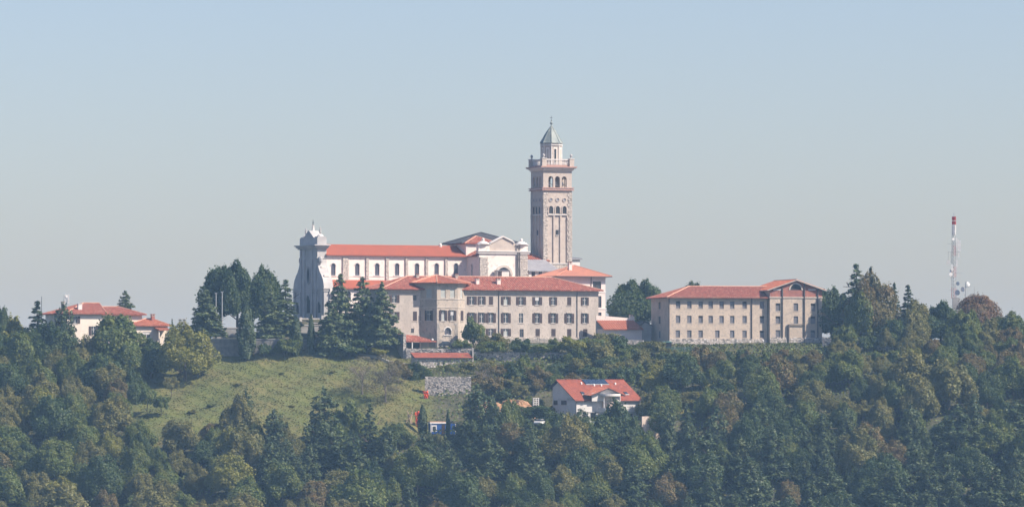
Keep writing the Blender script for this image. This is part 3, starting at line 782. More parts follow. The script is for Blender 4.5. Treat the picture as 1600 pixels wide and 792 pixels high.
m.box(-.25, S + .25, -.25, S + .25, c0 + .001, c0 + .3, 'plaster_church')
for W in FACES:                                          # dentils under the cornice
    n = 22
    for k in range(n):
        a = S * (k + .5) / n; q = [W.pt(a - .1, -.65, c0 + .301), W.pt(a + .1, -.65, c0 + .301), W.pt(a + .1, -.2, c0 + .301), W.pt(a - .1, -.2, c0 + .301)]
        m.hexa(q + [(x, y, c0 + .56) for x, y, z in q], 'plaster_church')
m.box(-.2, S + .2, -.2, S + .2, c0 + .302, c0 + .559, 'tower_stone')
m.box(-.85, S + .85, -.85, S + .85, c0 + .561, c0 + .8, 'plaster_church'); m.box(-1.05, S + 1.05, -1.05, S + 1.05, c0 + .801, zb_(261.3), 'brick_band')
m.build('cornice', tower)
zq = zb_(261.3); zqt = zb_(249.5)
for x, y in ((.15, .15), (S - .15, .15), (.15, S - .15), (S - .15, S - .15)):
    m = MB(); m.box(x - .62, x + .62, y - .62, y + .62, zq, zqt, 'tower_stone'); m.box(x - .72, x + .72, y - .72, y + .72, zqt + .001, zqt + .15, 'plaster_white'); m.build('corner_pier', tower)
    m = MB(); m.ring([(.2, 0), (.25, .1), (.14, .3), (.34, .55), (.36, .8), (.2, 1.05), (.02, 1.2)], 10, 'facade_stone', (x, y, zqt + .15)); m.build('stone_urn', tower)
m = MB()
for W in FACES:
    def sl_(a0, a1, d0, d1, z0, z1, mt): m.hexa([W.pt(a0, d0, z0), W.pt(a1, d0, z0), W.pt(a1, d1, z0), W.pt(a0, d1, z0), W.pt(a0, d0, z1), W.pt(a1, d0, z1), W.pt(a1, d1, z1), W.pt(a0, d1, z1)], mt)
    sl_(.78, S - .78, 0, .4, zq, zq + .35, 'brick_band'); sl_(.78, S - .78, 0, .4, zqt - .3, zqt - .02, 'plaster_white')
    n = 15
    for k in range(n):
        a = .78 + (S - 1.56) * (k + .5) / n; p = W.pt(a, .2, zq + .351)
        m.ring([(.11, 0), (.16, .35), (.08, .8), (.11, zqt - .301 - zq - .351)], 6, 'plaster_white', p)
m.build('balustrade', tower)
cx = S / 2
z0, z1 = zq, zb_(224.5)
m = MB(); rl_ = S * .335
m.ring([(rl_, 0), (rl_, z1 - z0)], 8, 'tower_stone', (cx, cx, z0), math.pi / 8)
for k in range(8):
    a = math.pi / 8 + k * math.pi / 4
    m.tube((cx + rl_ * math.cos(a), cx + rl_ * math.sin(a), z0), (cx + rl_ * math.cos(a), cx + rl_ * math.sin(a), z1), .14, .14, 'plaster_white', 6)
m.ring([(rl_ + .25, 0), (rl_ + .25, .22)], 8, 'plaster_white', (cx, cx, z1 - .6), math.pi / 8)
m.build('lantern', tower)
for k in range(8):
    a = k * math.pi / 4; d = rl_ * math.cos(math.pi / 8) + .01
    m = MB(); m.box(-.5, .5, -.06, 0, 0, z1 - z0 - 1.3, 'plaster_church'); m.box(-.28, .28, -.1, -.06, .35, z1 - z0 - 1.7, 'dark_void' if k in (0, 2, 6) else 'tower_stone')
    m.build('lantern_panel', tower, (cx + d * math.cos(a), cx + d * math.sin(a), z0 + .2), a + math.pi / 2)
m = MB(); hd = zb_(197.5) - zb_(224.5)
m.ring([(rl_ + .3, 0), (rl_ + .28, .15), (rl_ + .02, .5), (rl_ * .84, hd * .28), (rl_ * .64, hd * .50), (rl_ * .40, hd * .72), (rl_ * .18, hd * .90), (.12, hd)], 8, 'copper', (cx, cx, z1), math.pi / 8)
for k in range(8):
    a = math.pi / 8 + k * math.pi / 4; pr = [(rl_ + .25, .2), (rl_ * .84, hd * .28), (rl_ * .64, hd * .50), (rl_ * .40, hd * .72), (.14, hd)]
    for (r0, q0), (r1, q1) in zip(pr, pr[1:]): m.tube((cx + r0 * math.cos(a), cx + r0 * math.sin(a), z1 + q0 + .03), (cx + r1 * math.cos(a), cx + r1 * math.sin(a), z1 + q1 + .03), .07, .07, 'copper', 5)
m.build('dome', tower)
zt2 = z1 + hd
m = MB(); m.ring([(.28, 0), (.16, .25), (.14, .5), (.38, .8), (.4, 1.0), (.2, 1.25), (.06, 1.4)], 8, 'copper', (cx, cx, zt2 - .1))
m.tube((cx, cx, zt2 + 1.2), (cx, cx, zb_(181)), .05, .04, 'iron'); zz = zb_(184.5)
m.box(cx - .38, cx + .38, cx - .05, cx + .05, zz, zz + .1, 'iron'); ball(m, (cx, cx, zz - .8), .14, 'iron')
m.build('finial', tower)
for k, a in enumerate(face_axes(FACES[0])):
    p = Vector(FACES[0].pt(a, 1.6, az0 + .5)); wp = Matrix.Rotation(FB.psi, 3, 'Z') @ p + Vector(FB.loc)
    m = MB(); m.ring([(.62, 0), (.55, .15), (.4, .5), (.34, .85), (.2, 1.0), (.05, 1.05)], 14, 'plaster_white'); m.tube((0, 0, 1.0), (0, 0, zb1 - .1 - az0 - .5), .07, .07, 'iron')
    o = m.build('bell', None, wp); o['label'] = 'pale bell hanging in the %s front arch of the belfry' % ('left', 'middle', 'right')[k]; o['category'] = 'bell'; o['group'] = 'bells in the tower'

# ================================================================== MONASTERY
FM = Frame(726, 1214, 24, 69.0)
mon = FM.thing('monastery', 'long three storey grey monastery with brown shutters and an octagonal corner bay', 'building')
uL, uR = FM.u(599), FM.u(935); D = 12.0
ze, zr = FM.z(452.6, 10), FM.z(432.6, 10, 6)
W = Wall(uL, 0, 0, uR - uL)
cp = lambda c: FM.u(680 + c / 3.443)
rows = [(FM.z(476.5, 15), FM.z(463.5, 15)), (FM.z(504.5, 15), FM.z(489.3, 15)), (FM.z(525.2, 15), FM.z(513.4, 15))]
wins = []
ww = 1.15
for c, st in ((197, 'open'), (250, 'open'), (300, 'closed'), (380, 'open'), (462, 'open'), (549, 'open'), (635, 'open'), (721, 'closed'), (805, 'open')):
    wins.append((cp(c) - uL, rows[0][0], ww, rows[0][1] - rows[0][0], st))
for c, st in ((197, 'open_hood'), (250, 'open_hood'), (300, 'open_hood'), (380, 'open_hood'), (462, 'bare'), (549, 'open_hood'), (635, 'open_hood'), (721, 'open_hood'), (805, 'open_hood')):
    wins.append((cp(c) - uL, rows[1][0], ww, rows[1][1] - rows[1][0], st))
for c, st in ((300, 'open'), (380, 'open'), (551, 'closed'), (636, 'closed'), (721, 'closed'), (807, 'closed')):
    wins.append((cp(c) - uL, rows[2][0], 1.2, rows[2][1] - rows[2][0], st))
wins.append((cp(465) - uL, FM.z(528, 15), 1.1, 2.2, 'dark'))
for px, py0, py1, w_, st in ((616, 473, 461, 1.2, 'open'), (616, 499.5, 487, 1.2, 'open'), (615, 520, 510.5, 1.5, 'bare'), (648, 469, 461, .95, 'dark'), (648.3, 501, 486.5, 1.1, 'closed'), (644.5, 520, 513, .8, 'dark')):
    u = FM.u(px); wins.append((u - uL, FM.z(py0, u), w_, FM.z(py1, u) - FM.z(py0, u), st))
mb = MB(); walls_with_windows(mb, mon, W, 0, ze, wins, 'monastery')
mb.face([(uR, 0, 0), (uR, D, 0), (uR, D, ze), (uR, 0, ze)], 'monastery'); mb.face([(uL, 0, 0), (uL, D, 0), (uL, D, ze), (uL, 0, ze)], 'monastery'); mb.face([(uL, D, 0), (uR, D, 0), (uR, D, ze), (uL, D, ze)], 'monastery')
mb.box(uL, uR + .08, -.12, -.002, ze - .75, ze - .35, 'frame_stone')
mb.build('wall', mon)
mb = MB(); hip(mb, uL, uR, 0, D, ze, zr, over=1.0, rl=FM.u(637, 6), rr=uR - 10.0, mat='roof_old'); rf = mb.build('roof', mon)
for px, w_ in ((745.5, .85), (778.5, .95)):
    u = FM.u(px, 2.2); chimney(rf, u, 2.2, ze + .3, FM.z(437.5, u, 2.2), w_, 'pink_plaster')
for px in (652, 713):
    u = FM.u(px, 5.4); chimney(rf, u, 5.4, ze + 1, FM.z(431, u, 5.4), .7)
for c in (342, 763):
    m = MB(); u = cp(c); m.tube((u, -.12, 1.5), (u, -.12, ze - .4), .09, .09, 'metal_dark'); m.build('drainpipe', mon)
mb = MB(); mb.box(FM.u(757), uR + .05, -.16, -.002, -2, FM.z(527, 25), 'ashlar')
x = FM.u(757)
while x < uR - .3:
    z = .2
    while z < FM.z(527.6, 25) - .3:
        w_, h_ = rng.uniform(.35, .8), rng.uniform(.25, .45); o_ = rng.uniform(.05, .16)
        mb.box(x, x + w_ - .05, -.16 - o_, -.161, z, z + h_ - .05, 'stone_a'); z += h_
    x += .62
mb.build('plinth', mon, kind='stuff')
# octagonal bay
sd = 5.6; ap = sd * (1 + math.sqrt(2)) / 2
ou = (FM.u(683, -3.2) + FM.u(715, -3.2)) / 2; ovv = ap - 3.2
oz_e = FM.z(441.8, ou, -1)
bay = MB(); 
def fw(k):   # k=0 front, -1 left, +1 right
    a = k * math.pi / 4; cxn, cyn = math.sin(a), -math.cos(a)
    mx_, my_ = ou + ap * cxn, ovv + ap * cyn
    return Wall(mx_ - math.cos(a) * sd / 2, my_ - math.sin(a) * sd / 2, a, sd)
zz = lambda py: FM.z(py, ou, -3.2)
hT, hM = zz(451.5) - zz(465.5), zz(485) - zz(501)
spec = {0: [(sd * .30, zz(465.5), 1.25, hT, 'blind'), (sd * .74, zz(465.5), 1.25, hT, 'blind'), (sd * .30, zz(501), .95, hM, 'open_hood'), (sd * .735, zz(501), .95, hM, 'open_hood'), (sd * .52, zz(523), 1.7, zz(511.5) - zz(523), 'arch')],
        -1: [(sd * .62, zz(465.5), 1.5, hT, 'blind'), (sd * .18, zz(465.5), .6, hT, 'blind'), (sd * .62, zz(501), 1.15, hM, 'open_hood'), (sd * .16, zz(501), .7, hM, 'closed')],
        1: [(sd * .45, zz(465.5), 1.3, hT, 'blind'), (sd * .5, zz(501), 1.9, hM, 'closed')]}
for k in range(-3, 5):
    Wk = fw(k)
    if k in spec: walls_with_windows(bay, mon, Wk, -2, oz_e, spec[k], 'octagon')
    else: Wk.build(bay, -2, oz_e, [], 'octagon')
for py, o_ in ((468, .1), (481, .12), (444.5, .25)):
    bay.ring([((ap + o_) / math.cos(math.pi / 8), zz(py)), ((ap + o_) / math.cos(math.pi / 8), zz(py) + .18)], 8, 'frame_stone', (ou, ovv, 0), math.pi / 8)
Wk = fw(0)
bay.build('bay_wall', mon)
mb = MB(); ro = (ap + 1.15) / math.cos(math.pi / 8); zp = FM.z(429.6, ou, 3)
rim = [(ou + ro * math.cos(math.pi / 8 + i * math.pi / 4), ovv + ro * math.sin(math.pi / 8 + i * math.pi / 4), oz_e) for i in range(8)]
for i in range(8):
    roof_plane(mb, [rim[i], rim[(i + 1) % 8], (ou, ovv, zp)], 'roof_red'); mb.tube(Vector(rim[i]) + Vector((0, 0, .05)), (ou, ovv, zp + .08), .13, .13, 'ridge')
mb.build('bay_roof', mon)
mb = MB()
for kx in (-1, 1):
    for q in range(12):
        z = -.5 + q * .55; w_ = rng.uniform(.5, .9)
        p = Wk.pt(sd * .5 + kx * (sd / 2 - w_ / 2), -.06, z); mb.box(p[0] - w_ / 2, p[0] + w_ / 2, p[1], p[1] + .058, z, z + .5, 'stone_a')
for q in range(46):
    a_, z = rng.uniform(.3, sd - .3), rng.uniform(-1, 3.2); p = Wk.pt(a_, -.05, z); w_ = rng.uniform(.2, .4); mb.box(p[0] - w_, p[0] + w_, p[1] - rng.uniform(0, .04), p[1] + .048, z, z + rng.uniform(.25, .4), 'stone_a')
mb.build('bay_stonework', mon, kind='stuff')
# ivy on the wall right of the bay is a plant of its own (below)

# ================================================================== RESIDENCE behind the monastery's right end
FR = Frame(873, 1233, 24, 69)
res = FR.thing('residence', 'tall pale pink residence with salmon pyramid roof behind the monastery right end', 'building')
uW = FR.u(946); ze = FR.z(431.6, 6)
W = Wall(0, 0, 0, uW)
u_a, u_b = FR.u(926.3), FR.u(939.3)
wins = [((u_a + u_b) / 2, FR.z(452.3, 10), u_b - u_a, FR.z(439.5, 10) - FR.z(452.3, 10), 'dark')]
for a_, b_ in ((480.5, 462.5), (505.6, 488), (524, 513.3)): wins.append((FR.u(937), FR.z(a_, 12), 1.0, FR.z(b_, 12) - FR.z(a_, 12), 'dark'))
mb = MB(); walls_with_windows(mb, res, W, 0, ze, wins, 'pink_plaster')
mb.face([(0, 0, 0), (0, 12, 0), (0, 12, ze), (0, 0, ze)], 'pink_plaster'); mb.face([(uW, 0, 0), (uW, 12, 0), (uW, 12, ze), (uW, 0, ze)], 'pink_plaster'); mb.face([(0, 12, 0), (uW, 12, 0), (uW, 12, ze), (0, 12, ze)], 'pink_plaster')
for z in (FR.z(457, 12), FR.z(483, 12), FR.z(508, 12)): mb.box(FR.u(930), uW + .1, -.12, -.002, z, z + .25, 'plaster_white')
mb.build('wall', res)
mb = MB(); pr = FR.u(897, 6); hip(mb, 0, uW, 0, 12, ze, FR.z(414.6, 6, 6), over=1.3, rl=pr, rr=pr, mat='roof_salmon', cap='roof_salmon', fascia='metal_dark'); rf = mb.build('roof', res)
chimney(rf, FR.u(890.5, 3), 3.0, ze, FR.z(412, 4, 3), .8, 'pink_plaster')
m = MB(); m.tube((FR.u(923.5), -.12, 0), (FR.u(923.5), -.12, ze - .1), .09, .09, 'metal_dark'); m.build('drainpipe', res)
# small white house peeping out right of the bell tower
FW = Frame(880, 1285, 24, 74)
wh = FW.thing('rooftop_house', 'small white block with grey roof just right of the bell tower foot', 'building')
mb = MB(); u1_ = FW.u(906); mb.box(0, u1_, 0, 8, 0, FW.z(404.5, 4), 'plaster_white'); mb.build('wall', wh)
mb = MB(); hip(mb, 0, u1_, 0, 8, FW.z(404.4, 4), FW.z(401, 4), over=.5, rl=2, rr=2.0, mat='roof_grey', spacing=0, cap='roof_grey'); mb.build('roof', wh)

# ================================================================== LOW LINK BUILDING
FL = Frame(943, 1219, 14, 69)
low = FL.thing('link_building', 'low building with bright red lean-to roof left of the abandoned building', 'building')
u1_ = FL.u(1003); ze, zt3 = FL.z(514, 4), FL.z(500.5, 4, 6)
mb = MB(); mb.box(0, u1_, 0, 6, -1, ze, 'pink_plaster'); mb.box(-.2, u1_ - 1.0, 6.3, 6.8, 0, FL.z(496.5, 4, 6), 'plaster_church')
mb.prism([(-.2, 6.31, FL.z(496.5, 4, 6)), (u1_ - 2, 6.31, FL.z(496.5, 4, 6)), (-.2, 6.31, FL.z(492.5, 0, 6))], (0, .45, 0), 'plaster_church')
mb.build('wall', low)
mb = MB(); roof_plane(mb, [(-.1, -.7, ze), (u1_ + .3, -.7, ze), (u1_ - .4, 6.28, zt3), (-.1, 6.28, zt3)], 'roof_red'); rf = mb.build('roof', low)
chimney(rf, u1_ - .9, 6.9, zt3 - 1.5, FL.z(494.5, 9, 6), .8, 'plaster_church')
mb = MB(); mb.box(u1_ * .9, u1_ * 1.0, 6.9, 8, 0, FL.z(494, 9, 7), 'plaster_church'); mb.build('parapet', low)
FG = Frame(1003, 1222, 14, 69)
gs = FG.thing('gabled_shed', 'small dark gabled shed squeezed against the abandoned building', 'shed')
mb = MB(); w_ = FG.u(1018); zs = FG.z(513)
mb.prism([(0, 0, 0), (w_, 0, 0), (w_, 0, FG.z(508)), (w_ * .3, 0, FG.z(502)), (0, 0, FG.z(506))], (0, 7, 0), 'concrete'); mb.build('wall', gs)
mb = MB(); roof_plane(mb, [(w_ + .2, -.4, FG.z(508.3)), (w_ + .2, 7, FG.z(508.3)), (w_ * .3, 7, FG.z(501.6)), (w_ * .3, -.4, FG.z(501.6))], 'roof_dark', 0); roof_plane(mb, [(-.3, -.4, FG.z(506.5)), (w_ * .3, -.4, FG.z(501.6)), (w_ * .3, 7, FG.z(501.6)), (-.3, 7, FG.z(506.5))], 'roof_dark', 0); mb.build('roof', gs)

# ================================================================== ABANDONED BUILDING
FA = Frame(1046, 1212, 16, 68.0)
ab = FA.thing('abandoned_building', 'long sand coloured abandoned building with boarded windows and red tiled hip roof', 'building')
q_ = lambda c: FA.u(980 + c / 4.706)
uM = FA.u(1199); ze, zr = FA.z(464.5, 8), FA.z(447.3, 8, 8); dA = abs(FA.v(1017.5))
hr = [(FA.z(481.8, 10), FA.z(470.6, 10)), (FA.z(504.6, 10), FA.z(493.2, 10)), (FA.z(527.2, 10), FA.z(516, 10))]
wins = []
for k, (cols) in enumerate(((374, 457, 540, 614, 694, 772, 863, 990), (374, 457, 540, 614, 694, 772, 863, 990), (372, 457, 540, 663, 772, 863, 990))):
    for c in cols: wins.append((q_(c), hr[k][0], 1.15, hr[k][1] - hr[k][0], 'boarded'))
mb = MB(); walls_with_windows(mb, ab, Wall(0, 0, 0, uM), -2, ze, wins, 'abandoned')
vw = FA.v(980 + 238 / 4.706)
walls_with_windows(mb, ab, Wall(0, dA, -math.pi / 2, dA), -2, ze, [(dA - vw, r0 - .1, 1.6, r1 - r0, 'boarded') for r0, r1 in hr], 'abandoned')
mb.face([(0, dA, -2), (uM, dA, -2), (uM, dA, ze), (0, dA, ze)], 'abandoned'); mb.face([(uM, 0, -2), (uM, dA, -2), (uM, dA, ze), (uM, 0, ze)], 'abandoned')
mb.box(-.12, uM, -.12, -.002, ze - .55, ze - .25, 'frame_stone'); mb.box(-.12, -.002, 0, dA, ze - .55, ze - .25, 'frame_stone')
mb.build('wall', ab)
mb = MB(); hip(mb, 0, uM + 6, 0, dA, ze, zr, over=1.0, rl=FA.u(1076.7, dA / 2), rr=uM + 3, mat='roof_old', spacing=.5); rf = mb.build('roof', ab)
m = MB()
for k in range(int((uM + 1) / .5)):                       # pale mortared ends of the eave tiles
    m.tube((-.9 + .5 * k, -1.06, ze + .03), (-.9 + .5 * k, -.6, ze + .14), .105, .095, 'ridge', 6)
m.build('eave_tiles', ab, kind='stuff')
def stones(mb, x0, x1, y, z0, z1, big=.5, mat='stone_a'):
    z = z0
    while z < z1:
        h_ = rng.uniform(.6, 1.1) * big * .7; x = x0
        while x < x1:
            w_ = rng.uniform(.5, 1.3) * big; o_ = rng.uniform(.04, .16)
            if rng.random() < .93:
                mb.hexa([(x + .02, y - o_, z), (min(x + w_ - .04, x1), y - o_ * .8, z + rng.uniform(-.03, .03)), (min(x + w_ - .04, x1), y + .1, z), (x + .02, y + .1, z),
                         (x + .04, y - o_ * .7, z + h_ - .05), (min(x + w_ - .06, x1), y - o_, z + h_ - .05), (min(x + w_ - .06, x1), y + .1, z + h_ - .05), (x + .02, y + .1, z + h_ - .05)], rng.choice((mat, 'stone_light', 'stone_light', 'stone_light', 'plaster_white', mat, 'stone_dark_or_shaded')))
            x += w_
        z += h_
vb = -1.2; b0, b1 = FA.u(1203, vb), FA.u(1284.5, vb)
mb = MB(); mb.box(-.1, uM - .01, -.14, -.002, -3, FA.z(529.5, 8), 'ashlar'); stones(mb, -.1, uM - .2, -.14, -.8, FA.z(529, 8)); 
mb.box(b0 - .1, b1 + .1, vb - .14, vb - .003, -3, FA.z(528.6, 28), 'ashlar'); stones(mb, b0 - .1, b1, vb - .14, -.8, FA.z(528.6, 28)); mb.build('plinth', ab, kind='stuff')
for c in (306, 915):
    m = MB(); x = q_(c) if c > 310 else -.12; m.tube((x, -.12, -1), (x, -.12, ze - .1), .14, .14, 'metal_dark'); m.build('drainpipe', ab)
# gabled end block
bz = lambda py: FA.z(py, (b0 + b1) / 2, vb)
B = lambda c: FA.u(980 + c / 4.706, vb)
zE, zC = bz(453), bz(465.6)
W = Wall(b0, vb, 0, b1 - b0)
bw = []
for k, (y0, y1) in enumerate(((485.8, 473.8), (505.6, 494), (527, 515.6))):
    for c in (1108, 1240, 1366):
        if k == 2 and c == 1240: continue
        bw.append((B(c) - b0, bz(y0), 1.2, bz(y1) - bz(y0), 'boarded'))
mb = MB(); walls_with_windows(mb, ab, W, -2, zC, bw, 'abandoned')
mb.face([(b0, vb, -2), (b0, dA, -2), (b0, dA, zE), (b0, vb, zE)], 'abandoned'); mb.face([(b1, vb, -2), (b1, dA, -2), (b1, dA, zE), (b1, vb, zE)], 'abandoned')
mb.face([(b0, dA, -2), (b1, dA, -2), (b1, dA, zE), (b0, dA, zE)], 'abandoned')
mb.box(b0 - .15, b1 + .15, vb - .16, vb - .001, zC, zC + .3, 'frame_stone')
mb.build('end_block_wall', ab)
mb = MB(); ub = B(1240); zA = bz(438.6)
lr = 1.5; lzc = bz(453.2)
L0, L1 = b0, b1
tz_ = lambda x: zE + (zA - zE) * (1 - abs(x - ub) / (ub - b0 if x < ub else b1 - ub))
n = 10; arc = [(ub + lr * math.cos(math.pi * k / n), lzc + lr * math.sin(math.pi * k / n)) for k in range(n + 1)]
poly_l = [(L0, zC + .3), (ub - lr, zC + .3)] + [(ub - lr, lzc)] + [(p, q) for p, q in arc[::-1] if p <= ub + .001][1:] + [(ub, zA), (L0, zE)]
poly_r = [(ub + lr, zC + .3), (L1, zC + .3), (L1, zE), (ub, zA)] + [(p, q) for p, q in arc[::-1] if p >= ub - .001]
mb.prism([(x, vb, z) for x, z in poly_l], (0, .4, 0), 'brick_red'); mb.prism([(x, vb, z) for x, z in poly_r], (0, .4, 0), 'brick_red')
mb.box(ub - lr, ub + lr, vb, vb + .4, zC + .3, lzc, 'brick_red')
for c0, c1 in ((1075, 1138), (1330, 1385)):
    mb.box(B(c0), B(c1), vb - .05, vb - .002, bz(453.6), bz(451.4), 'plaster_white')
mb.build('brick_gable', ab)
m = MB()
for k in range(n):
    (p, q), (p2, q2) = arc[k], arc[k + 1]; f_ = 1.22
    g = lambda t: (ub + (t[0] - ub) * f_, lzc + (t[1] - lzc) * f_)
    P_, P2_ = g((p, q)), g((p2, q2))
    m.hexa([(p, vb - .1, q), (p2, vb - .1, q2), (p2, vb - .002, q2), (p, vb - .002, q), (P_[0], vb - .1, P_[1]), (P2_[0], vb - .1, P2_[1]), (P2_[0], vb - .002, P2_[1]), (P_[0], vb - .002, P_[1])], 'frame_stone')
m.prism([(x, vb + .25, z) for x, z in arc], (0, .05, 0), 'dark_void')
m.build('lunette_window', ab)
mb = MB(); o_ = .75
for sgn, xe in ((-1, b0), (1, b1)):
    xo = xe + sgn * .9; zo = zE - (zA - zE) / abs(ub - xe) * .9
    roof_plane(mb, [(xo, vb - o_, zo + .25), (ub, vb - o_, zA + .25), (ub, dA + .5, zA + .25), (xo, dA + .5, zo + .25)], 'roof_red', .5, fascia='frame_stone')
mb.tube((ub, vb - o_, zA + .32), (ub, dA + .5, zA + .32), .15, .15, 'ridge')
mb.build('end_block_roof', ab)
for c in (1140, 1302, 1400):
    m = MB(); x = B(c); m.tube((x, vb - .16, bz(527 if c != 1302 else 536)), (x, vb - .16, tz_(x)), .17, .17, 'metal_dark'); m.build('drainpipe', ab)
m = MB(); x = B(1183); m.tube((x, vb - .3, -2.5), (x, vb - .3, bz(507)), .26, .26, 'metal_dark'); m.tube((x, vb - .3, bz(507)), (B(1300), vb - .3, bz(507)), .12, .12, 'metal_dark'); m.build('steel_frame', ab)

# ================================================================== VILLA (left)
FV = Frame(104.5, 1206, 25, 64)
vil = FV.thing('villa', 'cream villa with red hip roofs half hidden by trees on the left hilltop', 'building')
dV = abs(FV.v(71)); uV = FV.u(160)
zv = lambda py, u=5, v=0: FV.z(py, u, v)
ze = zv(489.6); mb = MB()
walls_with_windows(mb, vil, Wall(0, 0, 0, uV), 0, ze, [(FV.u(117.5), zv(505.5), 1.1, zv(494) - zv(505.5), 'open'), (FV.u(146.3), zv(523.8), 1.1, zv(509.5) - zv(523.8), 'open')], 'villa')
walls_with_windows(mb, vil, Wall(0, dV, -math.pi / 2, dV), 0, ze, [(dV - 4, zv(503), 1.2, 1.8, 'closed'), (dV - 8.5, zv(503), 1.2, 1.8, 'closed')], 'villa')
mb.face([(uV, 0, 0), (uV, dV, 0), (uV, dV, ze), (uV, 0, ze)], 'villa'); mb.face([(0, dV, 0), (uV, dV, 0), (uV, dV, ze), (0, dV, ze)], 'villa')
mb.build('wall', vil)
mb = MB(); hip(mb, 0, uV, 0, dV, ze, zv(473, 5, 6), over=.9, rl=FV.u(131, dV / 2), rr=FV.u(155, dV / 2), mat='roof_old'); rf = mb.build('roof', vil)
chimney(rf, FV.u(98, 5), 5, ze, zv(474.5, 1, 5), .6, 'metal_dark')
m = MB(); x, y = FV.u(124.5, 2.5), 2.5; m.box(x - .5, x + .5, y - .4, y + .4, ze + .4, zv(475, x, y), 'plaster_white'); m.box(x - .6, x + .6, y - .5, y + .5, zv(475, x, y) + .001, zv(474.2, x, y), 'plaster_white'); m.build('roof_hatch', rf)
u2, u3, v2 = uV - 2, FV.u(222, 4), 4.0
mb = MB(); ze2 = zv(490.8, 12, 4)
walls_with_windows(mb, vil, Wall(u2, v2, 0, u3 - u2), 0, ze2, [(5.2, zv(503, 12, 4), 1.1, 1.6, 'open')], 'villa')
mb.face([(u3, v2, 0), (u3, dV, 0), (u3, dV, ze2), (u3, v2, ze2)], 'villa'); mb.build('wing_wall', vil)
mb = MB(); hip(mb, u2, u3, v2, dV, ze2, zv(479, 12, 8), over=.9, rl=u2 + 2.5, rr=FV.u(190, 8), mat='roof_old'); mb.build('wing_roof', vil)
u4, u5 = FV.u(200, 1.0), FV.u(262, 1.0); ze3 = zv(508, 18, 1)
mb = MB(); walls_with_windows(mb, vil, Wall(u4, 1.0, 0, u5 - u4), 0, ze3, [(FV.u(229, 1) - u4, zv(528, 18, 1), 2.0, zv(518) - zv(528), 'bare')], 'villa')
mb.face([(u4, 1, 0), (u4, 9, 0), (u4, 9, ze3), (u4, 1, ze3)], 'villa'); mb.face([(u5, 1, 0), (u5, 9, 0), (u5, 9, ze3), (u5, 1, ze3)], 'villa'); mb.build('annex_wall', vil)
mb = MB(); hip(mb, u4, u5, 1.0, 9, ze3, zv(497.6, 20, 5), over=.8, rl=FV.u(228, 5), rr=FV.u(238, 5), mat='roof_red'); rf = mb.build('annex_roof', vil)
chimney(rf, FV.u(238.7, 4), 4, ze3, zv(493.5, 20, 4), .8, 'brick_red')
mb = MB(); x0, x1 = FV.u(247, -2), FV.u(266, -2); roof_plane(mb, [(x0, -2.6, zv(515, 22, -2)), (x1, -2.6, zv(515, 22, -2)), (x1, .9, zv(511, 22)), (x0, .9, zv(511, 22))], 'roof_red')
for x in (x0 + .2, x1 - .2): mb.box(x - .12, x + .12, -2.3, -2.06, 0, zv(516, 22, -2), 'villa')
mb.build('porch', vil)
FV2 = Frame(133, 1198, 25, 62)
pr_ = FV2.thing('garden_shed', 'low shed with red tiled roof below the villa windows', 'shed')
mb = MB(); x1 = FV2.u(151); mb.box(0, x1, 0, 3, 0, FV2.z(544), 'villa'); mb.build('wall', pr_)
mb = MB(); roof_plane(mb, [(-.3, -.4, FV2.z(543.8)), (x1 + .3, -.4, FV2.z(543.8)), (x1 + .3, 3, FV2.z(538.6)), (-.3, 3, FV2.z(538.6))], 'roof_red'); mb.build('roof', pr_)

# ================================================================== LOWER HOUSE
FH = Frame(900.5, 1155, 30, 51.0)
hs = FH.thing('house', 'white house with smooth red roof, solar panels and round balcony on the slope', 'house')
uH = FH.u(1000); dH = abs(FH.v(863.5)); ze = FH.z(625.2, 8); vr = dH * .76; zr = FH.z(595, 4, vr); zbk = FH.z(605, 0, dH)
zfl = FH.z(643, 8)
mb = MB()
bu = FH.u(950); 
fw_ = [(FH.u(915), .3, 1.3, 1.8, 'dark'), (FH.u(927), .3, 1.6, 2.0, 'dark'), (FH.u(985), .3, 1.4, 1.8, 'dark')]
walls_with_windows(mb, hs, Wall(0, 0, 0, uH), -1, ze, fw_, 'house_white')
g = Wall(0, dH, -math.pi / 2, dH)
gw = [(dH - FH.v(868), FH.z(632, 0, 8), 1.9, 1.45, 'closed'), (dH - FH.v(881), FH.z(632, 0, 5), 2.6, 1.5, 'closed'), (dH - FH.v(878), .2, 1.4, 1.9, 'closed'), (dH - FH.v(889), .2, 1.2, 2.0, 'closed')]
walls_with_windows(mb, hs, g, -1, ze, gw, 'house_white')
mb.prism([(0, 0, ze), (0, vr, zr - .25), (0, dH, zbk)] + [(0, dH, ze)], (.3, 0, 0), 'house_white')
mb.prism([(uH, 0, ze), (uH, vr, zr - .25), (uH, dH, zbk)] + [(uH, dH, ze)], (-.3, 0, 0), 'house_white')
mb.face([(uH, 0, -1), (uH, dH, -1), (uH, dH, ze), (uH, 0, ze)], 'house_white'); mb.face([(0, dH, -1), (uH, dH, -1), (uH, dH, zbk), (0, dH, zbk)], 'house_white')
mb.box(0, uH, -.1, -.002, zfl - .2, zfl, 'concrete')
mb.build('wall', hs)
mb = MB(); ov = .6
sl_f = (zr - ze) / vr
A0, A1 = (-ov, -ov, ze - sl_f * ov + .25), (uH + ov, -ov, ze - sl_f * ov + .25)
R0, R1 = (-ov, vr, zr + .25), (uH + ov, vr, zr + .25)
roof_plane(mb, [A0, A1, R1, R0], 'roof_house', .36, .05, fascia='shutter')
sb = (zr - zbk) / (dH - vr)
roof_plane(mb, [R0, R1, (uH + ov, dH + ov, zbk - sb * ov + .25), (-ov, dH + ov, zbk - sb * ov + .25)], 'roof_house', .36, .05, fascia='shutter')
pass
mb.tube(R0, R1, .14, .14, 'roof_house')
rf = mb.build('roof', hs)
